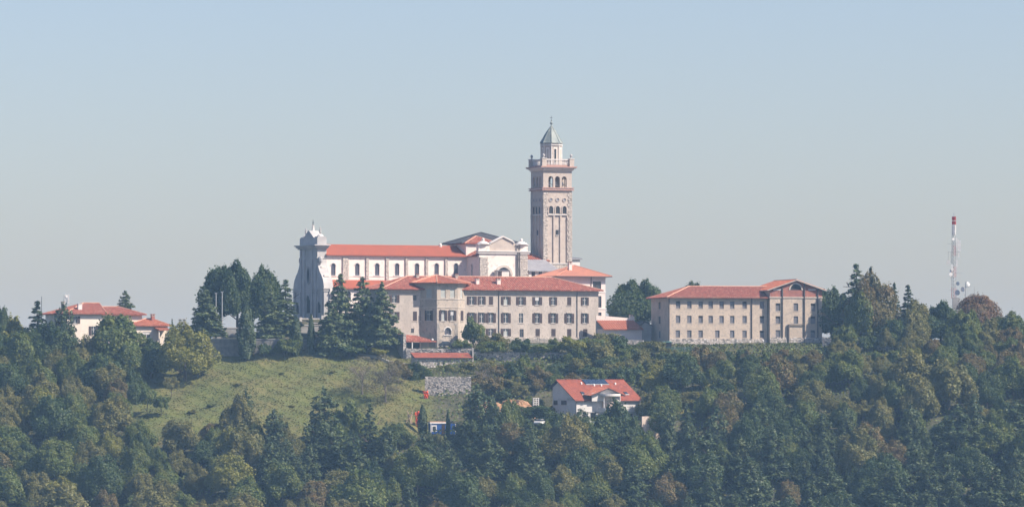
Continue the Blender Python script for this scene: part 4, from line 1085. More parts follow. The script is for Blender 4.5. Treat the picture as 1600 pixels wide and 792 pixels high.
nrm = Vector((0, -sl_f, 1)).normalized()
def on_roof(name, u, v, w, l, h, mat, fr=None):
    m = MB(); zc = lambda vv: ze + sl_f * vv + .25
    m.hexa([(u - w / 2, v, zc(v) + .03), (u + w / 2, v, zc(v) + .03), (u + w / 2, v + l, zc(v + l) + .03), (u - w / 2, v + l, zc(v + l) + .03),
            (u - w / 2, v, zc(v) + h), (u + w / 2, v, zc(v) + h), (u + w / 2, v + l, zc(v + l) + h), (u - w / 2, v + l, zc(v + l) + h)], mat)
    if fr:
        m.hexa([(u - w / 2 - .08, v - .1, zc(v) + .02), (u + w / 2 + .08, v - .1, zc(v) + .02), (u + w / 2 + .08, v - .002, zc(v) + .02), (u - w / 2 - .08, v - .002, zc(v) + .02),
                (u - w / 2 - .08, v - .1, zc(v) + h), (u + w / 2 + .08, v - .1, zc(v) + h), (u + w / 2 + .08, v - .002, zc(v) + h), (u - w / 2 - .08, v - .002, zc(v) + h)], fr)
    return m.build(name, rf)
up0, up1 = FH.u(913, vr - 1.4), FH.u(949, vr - 1.4)
for k in range(5):
    w_ = (up1 - up0) / 5; on_roof('solar_panel', up0 + (k + .5) * w_, vr - 2.1, w_ - .06, 2.0, .22, 'solar', 'steel')
for px, v in ((912.5, 1.9), (980, 1.9)): on_roof('skylight', FH.u(px, v), v, .9, 1.1, .16, 'glass', 'white_paint')
for px, v in ((909, 6.4), (962, 6.2), (929, 5.6), (940, 5.6)): on_roof('roof_vent', FH.u(px, v), v, .3, .3, .4, 'white_paint')
# dormer over the round balcony
dz0, dz1 = FH.z(617.5, bu, 0), FH.z(605.8, bu, 0)
d0, d1 = FH.u(921, -1.5), FH.u(976, -1.5); dc = FH.u(949.5, -1.5)
vd = 3.4
mb = MB()
for xe in (d0, d1): roof_plane(mb, [(xe, -1.9, dz0), (dc, -1.9, dz1), (dc, vd + 1.2, dz1 + .2), (xe, vd - 2.0, dz0 + .2)], 'roof_red', .36, .05, fascia='shutter')
mb.build('dormer_roof', hs)
mb = MB(); mb.prism([(d0 + 1.0, -1.0, ze - .2), (d1 - 1.0, -1.0, ze - .2), (d1 - 1.0, -1.0, dz0 + .5), (dc, -1.0, dz1 - .3), (d0 + 1.0, -1.0, dz0 + .5)], (0, .25, 0), 'house_white'); mb.build('dormer_wall', hs)
rb = 2.9; bc = (FH.u(950.5, -.5), -.5)
def half_ring(mb, r, z0, z1, mat, th=.15, n=16):
    for k in range(n):
        t0, t1 = math.pi + math.pi * k / n, math.pi + math.pi * (k + 1) / n
        P_ = [(bc[0] + rr_ * math.cos(t), bc[1] + rr_ * math.sin(t)) for rr_, t in ((r, t0), (r, t1), (r - th, t1), (r - th, t0))]
        mb.hexa([(x, y, z0) for x, y in P_] + [(x, y, z1) for x, y in P_], mat)
mb = MB(); half_ring(mb, rb, FH.z(618.6, bu, -2), FH.z(615, bu, -2), 'plaster_white', rb - .02); mb.build('canopy', hs)
mb = MB(); half_ring(mb, rb, zfl - .3, zfl, 'concrete', rb - .02); bal = mb.build('balcony', hs)
mb = MB(); half_ring(mb, rb, zfl + .002, zfl + .9, 'house_white', .12); mb.build('parapet', bal)
mb = MB(); half_ring(mb, 1.6, -1, FH.z(618.7, bu, -2), 'beige_block', .2); mb.build('round_tower', hs)
m = MB(); m.tube((-.12, -.12, -.5), (-.12, -.12, ze), .08, .08, 'metal_dark'); m.build('drainpipe', hs)
for k in (-2.2, 2.2):
    m = MB(); m.tube((bc[0] + k, bc[1] - 1.7, zfl), (bc[0] + k, bc[1] - 1.7, FH.z(618.7, bu, -2)), .1, .1, 'white_paint'); m.build('balcony_post', hs)
mb = MB(); mb.box(uH + .02, uH + 3.5, 1, 4.5, -1, zfl - .6, 'beige_block'); mb.box(uH + .02, uH + 3.5, 1, 1.12, zfl - .6, zfl + .3, 'plaster_white'); mb.box(uH + .6, uH + .85, 1.3, 1.55, zfl - .6, ze - .2, 'white_paint'); mb.build('side_terrace', hs)

# ================================================================== WALLS, SHEDS AND SMALL THINGS ON THE TERRACES
def stone_wall(name, label, px0, px1, Y0, Y1, top, bot, mat='stone_a', core='drystone', big=.5, thick=.7, steps=None, cope=None):
    """a wall between two spots; top / bot are its end heights as rows of the picture at its own distance"""
    p0, p1 = Vector((wx(px0, Y0), Y0, 0)), Vector((wx(px1, Y1), Y1, 0)); d = p1 - p0; L = d.length; ang = math.atan2(d.y, d.x)
    zt0, zt1 = wz(top[0], Y0), wz(top[1], Y1); zb0_, zb1_ = wz(bot[0], Y0), wz(bot[1], Y1)
    t = thing(name, label, 'wall', (p0.x, p0.y, min(zb0_, zb1_)), ang); base = min(zb0_, zb1_)
    m = MB(); m.prism([(0, .14, zb0_ - base - 2), (L, .14, zb1_ - base - 2), (L, .14, zt1 - base), (0, .14, zt0 - base)], (0, thick, 0), core)
    if cope: m.prism([(-.05, -.02, zt0 - base + .001), (L + .05, -.02, zt1 - base + .001), (L + .05, -.02, zt1 - base + .14), (-.05, -.02, zt0 - base + .14)], (0, thick + .2, 0), cope)
    m.build('core', t)
    m = MB(); x = 0
    # courses of single stones clipped to the sloping top
    z = -.8
    while z < max(zt0, zt1) - base:
        h_ = rng.uniform(.65, 1.1) * big * .72; x = rng.uniform(-.3, 0)
        while x < L - .05:
            w_ = rng.uniform(.6, 1.3) * big; f = min(max((x + w_ / 2) / L, 0), 1)
            if z + h_ * .6 < zt0 + (zt1 - zt0) * f - base + rng.uniform(-.05, .12) and z > zb0_ + (zb1_ - zb0_) * f - base - 1.2:
                o_ = rng.uniform(.0, .12); xa, xb = max(x + .02, 0), min(x + w_ - .03, L); j = [rng.uniform(-.04, .04) for _ in range(8)]
                if xb - xa > .08:
                    m.hexa([(xa + j[0], o_, z + j[1]), (xb + j[2], o_, z + j[3]), (xb, .2, z), (xa, .2, z), (xa + j[4] + .03, o_ + .03, z + h_ - .04 + j[5]), (xb + j[6] - .03, o_ + .03, z + h_ - .04 + j[7]), (xb, .2, z + h_ - .04), (xa, .2, z + h_ - .04)], mat if mat == 'stone_dark_or_shaded' else rng.choice(('stone_a', 'stone_light', 'stone_light', 'stone_dark_or_shaded')))
            x += w_
        z += h_
    m.build('stones', t, kind='stuff')
    return t
stone_wall('stone_wall', 'tall dark stone terrace wall at the top of the meadow', 322, 508, 1202.5, 1203.5, (529.5, 531), (563, 556), 'stone_dark_or_shaded', 'stone_dark_or_shaded', .55, cope='concrete')
stone_wall('stone_wall', 'short rough stone wall beside the dark terrace corner left of the pergola', 574, 606, 1203.5, 1204.5, (545, 527), (551, 551), 'stone_a', big=.5)
stone_wall('stone_wall', 'stone parapet wall behind the long red shed roof', 634, 737, 1199.5, 1199.5, (544.3, 544.3), (566, 566), 'stone_a', big=.45)
stone_wall('stone_wall', 'long rough terrace wall under the monastery bushes', 737.5, 882, 1198, 1199, (549, 551), (566, 564), 'stone_a', big=.5)
stone_wall('stone_wall', 'broad dry stone retaining wall standing in the meadow below the shed', 664, 736, 1172.5, 1172.5, (588.5, 589), (612, 619), 'stone_a', big=.42, thick=1.0)
stone_wall('stone_wall', 'low pale wall in front of the link building', 975, 1006, 1211, 1211, (531, 531.5), (540, 540), 'stone_a', 'concrete', .45)
stone_wall('stone_wall', 'crumbling stone wall right of the abandoned building', 1284, 1330, 1208, 1206, (526, 533), (545, 548), 'stone_a', big=.5)
stone_wall('stone_wall', 'bent garden wall under the brown and green hilltop trees', 1330, 1396, 1206, 1203, (529, 531), (547, 551), 'stone_a', big=.5)
stone_wall('stone_wall', 'short mossy wall below the long abandoned building', 1236, 1268, 1196, 1196, (555, 555.5), (566, 566), 'stone_a', big=.45)
stone_wall('stone_wall', 'low rubble wall right of the red roofed house', 1014, 1062, 1163, 1166, (640, 627), (652, 640), 'stone_a', big=.45)

# dark corner wall left of the pergola, and the pergola
p = FM.thing
FP = Frame(630, 1200, 24, 64)
cw = FP.thing('corner_wall', 'high dark corner wall with a sunlit end left of the pergola', 'wall')
mb = MB(); d_ = 9.5; mb.box(0, .75, 0, d_, 0, FP.z(522), 'stone_dark_or_shaded'); mb.build('wall_body', cw)  # shade of the long side put into the dark stone, sunlit end paler
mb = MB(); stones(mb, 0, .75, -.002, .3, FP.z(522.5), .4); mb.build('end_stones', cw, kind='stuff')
FQ = Frame(630.5, 1202.5, 24, 69.0)
pg = FQ.thing('pergola', 'lean-to pergola with faded red tiled roof below the octagonal bay', 'pergola')
xr = FQ.u(683); zf_, zb2 = FQ.z(533, 4), FQ.z(521.5, 0, 4)
mb = MB(); roof_plane(mb, [(0, 0, zf_), (xr, 0, zf_), (xr * .55, 3.6, zb2 - .4), (0, 3.6, zb2)], 'roof_old'); mb.build('roof', pg)
for k in range(5):
    m = MB(); x = .3 + (xr - .6) * k / 4; m.box(x - .1, x + .1, .1, .3, -.6, zf_ - .21, 'white_paint' if k in (1,) else 'metal_dark'); m.build('post', pg)
m = MB(); m.box(0, xr * .98, 3.0, 3.2, -.6, zf_ - .25, 'dark_void'); m.build('shade_panel', pg)  # near-black sheet painted as the shade under the pergola roof
m = MB(); m.ring([(.25, 0), (.3, .2), (.28, .4), (.1, .5)], 10, 'white_paint', (FQ.u(676.5), .4, zf_ + .2)); m.build('dish', pg)
# long low shed
FD = Frame(648.5, 1191.0, 18, 62.0)
sh = FD.thing('long_shed', 'long low stone shed with dark red roof at the top of the slope', 'shed')
xl = FD.u(736); zs, zt3 = FD.z(558.6, 6), FD.z(550.8, 6, 2.6)
mb = MB(); mb.box(0, xl, 0, 3.2, -1, zs - .05, 'ashlar'); stones(mb, 0, xl, -.002, -.2, zs - .6, .42)
mb.face([(-.003, 0, zs - .05), (-.003, 3.2, zt3 - .1), (-.003, 3.2, zs - .05)], 'stone_dark_or_shaded'); mb.build('wall', sh)  # left gable coloured darker to carry its shade
mb = MB(); roof_plane(mb, [(-.3, -.7, zs), (xl + .3, -.7, zs), (xl + .1, 2.9, zt3), (-.3, 2.9, zt3)], 'roof_house', .4, .05, fascia='shutter'); mb.build('roof', sh)
m = MB(); m.box(xl + .32, xl + .6, -.1, .2, -1, FD.z(543, 14), 'concrete'); m.build('end_post', sh)
# beige retaining block right of the house
FK = Frame(1003, 1143, 22, 43.5)
bw_ = FK.thing('block_wall', 'beige block retaining wall between the pines right of the house', 'wall')
mb = MB(); 
def blk(x0, x1, z0, z1, y=0):
    mb_ = MB(); mb_.box(x0 + .02, x1 - .02, y, y + .6, z0 + .02, z1 - .02, 'beige_block'); mb_.build('block', bw_)
X1 = FK.u(1031); z0 = FK.z(681); z1 = FK.z(650)
n_ = 3; rowsz = [z0 - 2, z0, (z0 + z1) / 2 - .2, z1]
for r_ in range(3):
    for k in range(3): blk(X1 * k / 3 + (.3 if r_ == 1 else 0), X1 * (k + 1) / 3 + (.3 if r_ == 1 else 0) - (1.0 if r_ == 2 and k == 2 else 0), rowsz[r_], rowsz[r_ + 1] - (.9 if r_ == 2 and k == 2 else 0))
# earth banks
def mound(px, Y, rx, ry, h, label, seed):
    r_ = random.Random(seed); m = MB(); n, k = 40, 12; x0 = wx(px, Y); vs = []
    for j in range(k + 1):
        t = j / k
        for i in range(n):
            a = 2 * math.pi * i / n; f = (1 - t) ** .7 * (1 + .16 * math.sin(3 * a + seed) + r_.uniform(-.10, .10) + .1 * math.sin(7 * a + 5 * t))
            X, Y_ = x0 + rx * f * math.cos(a), Y + ry * f * math.sin(a)
            vs.append((X - x0, Y_ - Y, tz(X, Y_) - tz(x0, Y) + h * math.sin(t * math.pi / 2) ** .6 * (1 + r_.uniform(-.10, .10) + .15 * math.sin(2 * a + seed)) - .25))
    b = len(m.v); m.v += vs; q = m.mi('earth')
    for j in range(k):
        for i in range(n): m.f.append((j * n + i, j * n + (i + 1) % n, (j + 1) * n + (i + 1) % n, (j + 1) * n + i)); m.m.append(q)
    o = m.build('earth_mound', None, (x0, Y, tz(x0, Y))); o['label'] = label; o['category'] = 'mound'
    return o
mound(767, 1160, 4.6, 2.6, 2.4, 'bare orange earth bank left of the red roofed house behind a pointed dark tree', 1)
mound(806, 1161, 4.8, 3.0, 2.6, 'biggest bare orange earth heap beside the white pallet stack', 2)
mound(851, 1163, 3.4, 2.4, 2.0, 'small orange earth heap against the left gable of the house', 3)
mound(776, 1188, 2.8, 1.8, 1.4, 'small pale orange earth patch among bushes below the terrace wall', 4)
# pallet stack
x, Y = wx(837, 1157), 1157; z = wz(633.5, Y)
t = thing('pallet_stack', 'stack of white pallets on the bare earth left of the house', 'pallets', (x, Y, z), .3); t.scale = (.85, .85, .95)
for k in range(4):
    m = MB(); zz = k * .5 + .02; m.box(-.85, .85, -.5, .5, zz + .3, zz + .42, 'plaster_white')
    for q in (-.7, 0, .7): m.box(q - .12, q + .12, -.5, .5, zz, zz + .299, 'plaster_white')
    m.build('pallet', t)
# site cabin
FI = Frame(672.5, 1149, 12, 48.2)
ci = FI.thing('site_cabin', 'blue site cabin with white roof edge at the foot of the meadow', 'cabin')
xc, zc = FI.u(712), FI.z(661.5)
mb = MB(); mb.box(0, xc, 0, 2.6, .15, zc, 'container_blue')
k = .3
while k < xc - .2: mb.box(k, k + .12, -.04, -.002, .3, zc - .15, 'container_blue'); k += .32
mb.build('body', ci)
mb = MB(); mb.box(-.12, xc * .66, -.15, 2.7, zc + .002, zc + .32, 'white_paint'); mb.box(-.1, xc * .62, -.05, 2.6, zc + .321, zc + .5, 'ridge'); mb.build('roof', ci)
mb = MB(); mb.box(.05, .22, -.07, -.001, .1, zc, 'white_paint'); mb.box(xc - .12, xc + .02, -.07, -.001, .1, zc, 'white_paint'); mb.build('corner_post', ci)
mb = MB(); mb.box(.3, 1.5, -.09, -.045, .75, zc - .35, 'white_paint'); mb.build('window', ci); o = mb
m = MB(); m.box(.52, 1.28, -.12, -.091, 1.05, zc - .65, 'glass'); m.build('pane', ci)
m = MB(); m.box(2.7, 3.5, -.08, -.045, .2, zc - .25, 'shutter'); m.build('door', ci)
# orange netting on stakes
def netting(px, py0, py1, w, Y, label, seed):
    r_ = random.Random(seed); x0 = wx(px, Y); zb = wz(py1, Y); h = wz(py0, Y) - zb
    t = thing('safety_netting', label, 'netting', (x0, Y, zb), .2)
    for s_ in (-1, 1):
        m = MB(); m.tube((s_ * w * .35, .1, -.5), (s_ * w * .3 + .2, .1, h), .05, .05, 'wood'); m.build('stake', t)
    m = MB(); n, k = 7, 9; P_ = {}
    for j in range(k + 1):
        for i in range(n + 1):
            f = j / k; xx = (i / n - .5) * w * (.7 + .5 * f) + .25 * math.sin(3 * f + seed) + f * .3; P_[i, j] = (xx, .25 * math.sin(i * 1.9 + j * .8 + seed) + r_.uniform(-.06, .06), h * f + .15 * math.sin(i * 1.3 + seed))
    for j in range(k):
        for i in range(n):
            if r_.random() < .12: continue
            q = [P_[i, j], P_[i + 1, j], P_[i + 1, j + 1], P_[i, j + 1]]; m.hexa(q + [(a, b + .04, c) for a, b, c in q], 'orange')
    m.build('net', t)
netting(664, 610.5, 622.5, 1.2, 1170, 'small scrap of bright orange netting on the meadow left of the dry stone wall', 1)
netting(652, 642.5, 668, 1.3, 1155, 'tall crumpled orange netting beside a pointed cypress left of the blue cabin', 2)
x, Y = wx(638, 1154), 1154; z = tz(x, Y)
t = thing('cut_branches', 'pale cut branches leaning left of the tall orange netting', 'branches', (x, Y, z), 0)
for k in range(7):
    m = MB(); a = rng.uniform(-1, 1); m.tube((rng.uniform(-1, 1), rng.uniform(-.5, .5), -.2), (rng.uniform(-1.2, 1.4), rng.uniform(-.5, .5), rng.uniform(1.5, 3.0)), .13, .07, 'wood'); m.build('branch', t)
# cars
def car(px, py, Y, rz, paint, label):
    x = wx(px, Y); t = thing('parked_car', label, 'car', (x, Y, wz(py, Y)), rz, None)
    m = MB(); prof = [(-2.1, .35), (2.05, .35), (2.15, .75), (1.95, .92), (1.0, 1.0), (-1.9, 1.02), (-2.15, .8)]
    m.prism([(a, -.85, b) for a, b in prof], (0, 1.7, 0), paint); m.build('body', t)
    m = MB(); m.hexa([(-1.7, -.78, 1.0), (1.0, -.78, 1.0), (1.0, .78, 1.0), (-1.7, .78, 1.0), (-1.25, -.66, 1.44), (.25, -.66, 1.44), (.25, .66, 1.44), (-1.25, .66, 1.44)], 'glass'); m.build('windows', t)
    m = MB(); m.box(-1.25, .27, -.67, .67, 1.441, 1.5, paint); m.build('car_roof', t)
    wm = MB(); wm.tube((0, -.1, 0), (0, .1, 0), .32, .32, 'tyre', 12); wm.tube((0, -.11, 0), (0, .11, 0), .18, .18, 'steel', 8); me = wm.mesh('wheel')
    for a in (-1.35, 1.35):
        for b in (-.78, .78): place('wheel', me, t, (a, b, .32))
    for b in (-.6, .6):
        m = MB(); m.box(2.05, 2.16, b - .16, b + .16, .62, .78, 'plaster_white'); m.build('headlight', t)
    return t
car(572, 531, 1206.5, .15, 'car_white', 'white car parked at the terrace edge right of the dark cedars')
car(699, 542.6, 1205, .1, 'car_dark', 'dark car parked by the arch of the octagonal bay, left of two')
car(716, 542.6, 1205.6, .15, 'car_dark', 'dark car beside the climbing greenery, right of two')
car(845, 664.5, 1149, 1.15, 'car_white', 'white car half hidden by trees below the earth heaps')
# terrace posts / balustrade by the church front
t = thing('balustrade', 'white balustrade posts and rail below the church west front', 'balustrade', (wx(470, 1224), 1224, wz(507, 1224)), R(4))
Lb = wx(523, 1224) - wx(468, 1224)
for k, q in enumerate((.0, .3, .62, 1.0)):
    m = MB(); xx = Lb * q; m.box(xx - .32, xx + .32, -.3, .3, -.5, 2.3 - .5 * (k == 0), 'plaster_white'); m.build('post', t)
m = MB(); m.box(-.2, Lb, -.12, .12, 1.35, 1.6, 'plaster_white'); m.box(-.2, Lb, -.12, .12, .3, .5, 'plaster_white'); m.build('rail', t)
t = thing('terrace_wall', 'plain grey podium wall under the church west front', 'wall', (wx(452, 1219), 1219, wz(545, 1219)), R(8))
m = MB(); Lw = wx(530, 1219) - wx(452, 1219); m.box(0, Lw, 0, 1, -2, wz(508, 1219) - wz(545, 1219), 'concrete'); m.box(-.1, Lw + .1, -.12, 1.05, wz(508, 1219) - wz(545, 1219) + .001, wz(507, 1219) - wz(545, 1219), 'plaster_white'); m.build('wall_body', t)
t = thing('terrace_wall', 'grey garden wall with a pale coping between cedar and tall cypress', 'wall', (wx(333, 1212), 1212, wz(531, 1212)), R(5))
m = MB(); Lw = wx(378, 1212) - wx(333, 1212); hh = wz(512.5, 1212) - wz(531, 1212); m.box(0, Lw, 0, .6, -2, hh, 'concrete'); m.box(-.1, Lw + .1, -.1, .7, hh + .001, hh + .2, 'plaster_white'); m.build('wall_body', t)
t = thing('terrace_wall', 'sunlit sand coloured wall seen under the cedars left of the church', 'wall', (wx(396, 1217), 1217, wz(531, 1217)), R(2))
m = MB(); Lw = wx(456, 1217) - wx(396, 1217); hh = wz(520.5, 1217) - wz(531, 1217); m.box(0, Lw, 0, .6, -2, hh, 'beige_block'); m.build('wall_body', t)
for px, y0, y1, lab in ((337.5, 459, 512, 'shorter grey pole in front of the round linden trees'), (347, 457, 512, 'taller pale pole in front of the round linden trees')):
    Y = 1209; m = MB(); z0 = wz(y1, Y); m.tube((0, 0, -4), (0, 0, wz(y0, Y) - z0), .17, .12, 'steel', 8); m.box(-.3, .3, -.1, .1, wz(y0, Y) - z0, wz(y0, Y) - z0 + .25, 'steel')
    o = m.build('pole', None, (wx(px, Y), Y, z0)); o['label'] = lab; o['category'] = 'pole'
for px, lab in ((281.5, 'left one of two grey stone gate pillars beside the cedar'), (287.8, 'right one of two grey stone gate pillars beside the cedar')):
    Y = 1212; z0 = wz(525, Y); m = MB(); h_ = wz(499, Y) - z0; m.box(-.35, .35, -.35, .35, -3, h_, 'concrete'); m.box(-.43, .43, -.43, .43, h_ + .001, h_ + .15, 'plaster_white')
    o = m.build('gate_pillar', None, (wx(px, Y), Y, z0)); o['label'] = lab; o['category'] = 'pillar'; o['group'] = 'gate pillars'
# wire fences with green netting
def net_fence(px0, px1, Y0, Y1, top, bot, label, hoops=False):
    p0, p1 = Vector((wx(px0, Y0), Y0, 0)), Vector((wx(px1, Y1), Y1, 0)); d = p1 - p0; L = d.length; zb = wz(bot, Y0); h = wz(top, Y0) - zb
    t = thing('net_fence', label, 'fence', (p0.x, p0.y, zb), math.atan2(d.y, d.x)); n = int(L / 2.2)
    pm = MB(); pm.tube((0, 0, -1.5), (0, 0, h + .15), .06, .06, 'steel', 5); pme = pm.mesh('post')
    for k in range(n + 1): place('post', pme, t, (L * k / n, 0, 0))
    m = MB(); k = 0
    while k < L: m.box(k, k + .045, -.02, .02, -.5, h * rng.uniform(.9, 1.0), 'green_net'); k += .13
    z = 0
    while z < h: m.box(0, L, -.03, -.021, z, z + .05, 'green_net'); z += .14
    m.build('net', t)
net_fence(960, 1086, 1204, 1204, 541.5, 553, 'green netted wire fence below the link and abandoned buildings')
net_fence(806, 874, 1201, 1203, 537, 550, 'green netted wire fence in front of the monastery plinth')
# tarpaulin bump and lamp
x, Y = wx(1042, 1206), 1206; m = MB(); m.box(-1.1, 1.1, -.7, .7, -1, 1.1, 'car_dark'); m.hexa([(-1.3, -.9, 1.101), (1.3, -.9, 1.101), (1.3, .9, 1.101), (-1.3, .9, 1.101), (-.9, -.5, 1.35), (.9, -.5, 1.35), (.9, .5, 1.35), (-.9, .5, 1.35)], 'green_net')
o = m.build('covered_bin', None, (x, Y, wz(541.5, Y))); o['label'] = 'dark covered bin standing at the left corner of the abandoned building'; o['category'] = 'bin'
Y = 1206; z0 = wz(545, Y); t = thing('street_lamp', 'small white street lamp in front of the dark corner of the abandoned building', 'lamp', (wx(1195, Y), Y, z0)); m = MB(); h_ = wz(533, Y) - z0; m.tube((0, 0, -1), (0, 0, h_), .07, .05, 'steel'); m.tube((0, 0, h_), (-.4, 0, h_ + .1), .04, .04, 'steel'); m.build('lamp_post', t); m = MB(); ball(m, (-.45, 0, h_ - .15), .24, 'white_paint'); m.build('lamp_head', t)
# stepped path at the meadow's top right
pm_ = MB(); pts = [(562, 1203.2, 2.0), (590, 1200, 1.6), (612, 1197, 1.4), (636, 1194.2, 1.4)]
prev = None
for k in range(25):
    f = k / 24 * 3; i = min(int(f), 2); g_ = f - i; px = pts[i][0] + (pts[i + 1][0] - pts[i][0]) * g_; Y = pts[i][1] + (pts[i + 1][1] - pts[i][1]) * g_; w_ = pts[i][2]
    X = wx(px, Y); zz = tz(X, Y) + .25; cur = [(X, Y - w_ / 2, zz), (X, Y + w_ / 2, zz + .2)]
    if prev: pm_.hexa([(p_[0], p_[1], p_[2] - 1) for p_ in (prev[0], cur[0], cur[1], prev[1])] + [prev[0], cur[0], cur[1], prev[1]], 'concrete')
    prev = cur
pm_.build('path', kind='structure')
# dish on the monastery tree-side wall
Y = 1204; 
# ================================================================== ANTENNAS
def dish(parent, x, y, z, r, az, mat='white_paint', name='dish'):
    m = MB(); n = 14; c = m.mi(mat); b = len(m.v)
    for k, (rr, dd) in enumerate(((r, 0), (r, -.12 * r), (r * .7, -.35 * r), (.05, -.5 * r))):
        for i in range(n): t_ = 2 * math.pi * i / n; m.v.append((rr * math.cos(t_), -dd, rr * math.sin(t_)))
    for k in range(3):
        for i in range(n): m.f.append((k * n + i, k * n + (i + 1) % n, (k + 1) * n + (i + 1) % n, (k + 1) * n + i)); m.m.append(c)
    m.f.append(tuple(range(n))); m.m.append(c)
    return m.build(name, parent, (x, y, z), az)
Y = 1228; ax0 = wx(1490.5, Y); zbm = wz(479, Y); A = lambda py: wz(py, Y) - zbm; pxm = Y / FPX
mast = thing('antenna_mast', 'tall red and white lattice antenna mast with dishes on the right hilltop', 'mast', (ax0, Y, zbm))
m = MB(); m.box(-.3, 1.3, -.8, .8, -8, A(465), 'concrete'); m.build('base_block', mast)
zl0, zl1 = A(466), A(367); nb = 18
for k in range(nb):
    z0, z1 = zl0 + (zl1 - zl0) * k / nb, zl0 + (zl1 - zl0) * (k + 1) / nb; mt = 'red_paint' if (k // 3) % 2 == 0 else 'steel'
    m = MB(); r0 = .62 - .12 * k / nb; L3 = [(r0 * math.cos(a + .5), r0 * math.sin(a + .5)) for a in (0, 2.094, 4.189)]
    for i in range(3):
        a_, b_ = L3[i], L3[(i + 1) % 3]
        m.tube((*a_, z0), (*a_, z1), .06, .06, mt, 5); m.tube((*a_, z0), (*b_, z1), .03, .03, 'steel', 4); m.tube((*a_, z1), (*b_, z1), .03, .03, 'steel', 4)
    m.build('lattice_section', mast)
for z0, z1, mt in ((A(366.8), A(351.2), 'white_paint'), (A(351), A(345), 'red_paint'), (A(344.5), A(338), 'red_paint')):
    for i in range(3):
        a = .3 + i * 2.094; m = MB(); m.box(-.2, .2, -.12, .12, z0, z1 - .08, mt); m.build('panel_antenna', mast, (.36 * math.cos(a), .36 * math.sin(a), 0), a + math.pi / 2)
m = MB(); m.tube((0, 0, zl1), (0, 0, A(331)), .09, .04, 'steel'); m.box(-.25, .25, -.03, .03, A(335), A(334.6), 'steel'); m.build('top_pole', mast)
X = lambda px: (px - 1490.5) * pxm
for px, y0, y1 in ((1497.2, 392, 375), (1499.6, 393, 376), (1494.6, 386, 372), (1497.5, 402, 394), (1485, 431, 421), (1494.8, 417, 406), (1487.3, 422, 413)):
    m = MB(); m.box(-.17, .17, -.12, .12, A(y0), A(y1), 'white_paint'); m.tube((-X(px) * .8, .2, (A(y0) + A(y1)) / 2), (0, .1, (A(y0) + A(y1)) / 2), .05, .05, 'steel', 4); m.build('panel_antenna', mast, (X(px), -.45, 0))
for px, py, r in ((1481.6, 409.6, .5), (1496.2, 443, .48), (1495.6, 457, .68), (1485.2, 428.5, .45), (1487.5, 421, .36), (1488.8, 373.8, .3)):
    dish(mast, X(px), -.8, A(py), r, rng.uniform(-.5, .5))
for py, pa, pb in ((381, 1480, 1491), (426.8, 1490, 1504), (393.5, 1481, 1499), (394, 1481, 1482), (410, 1480, 1491), (434, 1484, 1491), (453.5, 1481, 1490)):
    m = MB(); m.tube((X(pa), -.3, A(py)), (X(pb), -.2, A(py)), .05, .05, 'steel', 4); m.build('side_bracket', mast)
for px, y0, y1 in ((1481.5, 410, 393), (1485.8, 410, 393), (1501, 393, 380)):
    m = MB(); m.tube((X(px), -.3, A(y0)), (X(px), -.3, A(y1)), .05, .05, 'steel', 4); m.build('side_bracket', mast)
m2 = thing('antenna_pole', 'short antenna pole with two dishes right of the tall mast', 'mast', (wx(1508.8, Y), Y, zbm))
X2 = lambda px: (px - 1508.8) * pxm
m = MB(); m.tube((0, 0, -6), (0, 0, A(440)), .12, .09, 'steel'); m.tube((-1, 0, A(450)), (1.2, 0, A(447)), .05, .05, 'steel'); m.tube((X2(1497), 0, A(470)), (0, 0, A(470)), .05, .05, 'steel'); m.tube((X2(1497), 0, A(465)), (X2(1497), 0, A(475)), .05, .05, 'steel'); m.build('pole', m2)
dish(m2, X2(1504), -.5, A(452), .62, -.7); dish(m2, X2(1513.5), -.4, A(444.5), .42, .6); dish(m2, X2(1512), -.3, A(442), .3, .6)
m3 = thing('antenna_pole', 'thin bare antenna pole with crossbars above the russet umbrella tree', 'mast', (wx(1522.5, Y), Y, zbm))
m = MB(); m.tube((0, 0, -6), (0, 0, A(448.5)), .08, .05, 'steel'); m.build('pole', m3)
m = MB(); m.tube((-1.0, 0, A(459)), (.4, 0, A(459)), .05, .05, 'steel'); m.tube((-.6, 0, A(462)), (.1, 0, A(457)), .04, .04, 'steel'); m.build('crossbar', m3)
Yv = 1210
m4 = thing('antenna_pole', 'cluster of white panel antennas on the villa roof', 'antenna', (wx(104.5, Yv), Yv, wz(489, Yv)))
zz = lambda py: wz(py, Yv) - wz(489, Yv)
m = MB(); m.tube((0, 0, 0), (0, 0, zz(460)), .08, .06, 'steel'); m.tube((-.9, 0, zz(470)), (.5, 0, zz(470)), .04, .04, 'steel'); m.tube((-.9, 0, zz(472)), (-.9, 0, zz(461)), .04, .03, 'steel'); m.build('pole', m4)
for x_ in (-.35, .4):
    m = MB(); m.box(x_ - .16, x_ + .16, -.25, -.05, zz(474), zz(459.5), 'white_paint'); m.build('panel_antenna', m4)
dish(m4, 0, -.3, zz(463), .35, .3)
m5 = thing('antenna_pole', 'thin dark antenna pole left of the villa roof', 'mast', (wx(65, 1214), 1214, wz(500, 1214)))
zz = lambda py: wz(py, 1214) - wz(500, 1214)
m = MB(); m.tube((0, 0, -4), (0, 0, zz(463)), .09, .07, 'iron'); m.tube((-.45, 0, zz(470)), (-.45, 0, zz(476)), .03, .03, 'iron'); m.tube((-.45, 0, zz(472)), (0, 0, zz(472)), .03, .03, 'iron'); m.build('pole', m5)

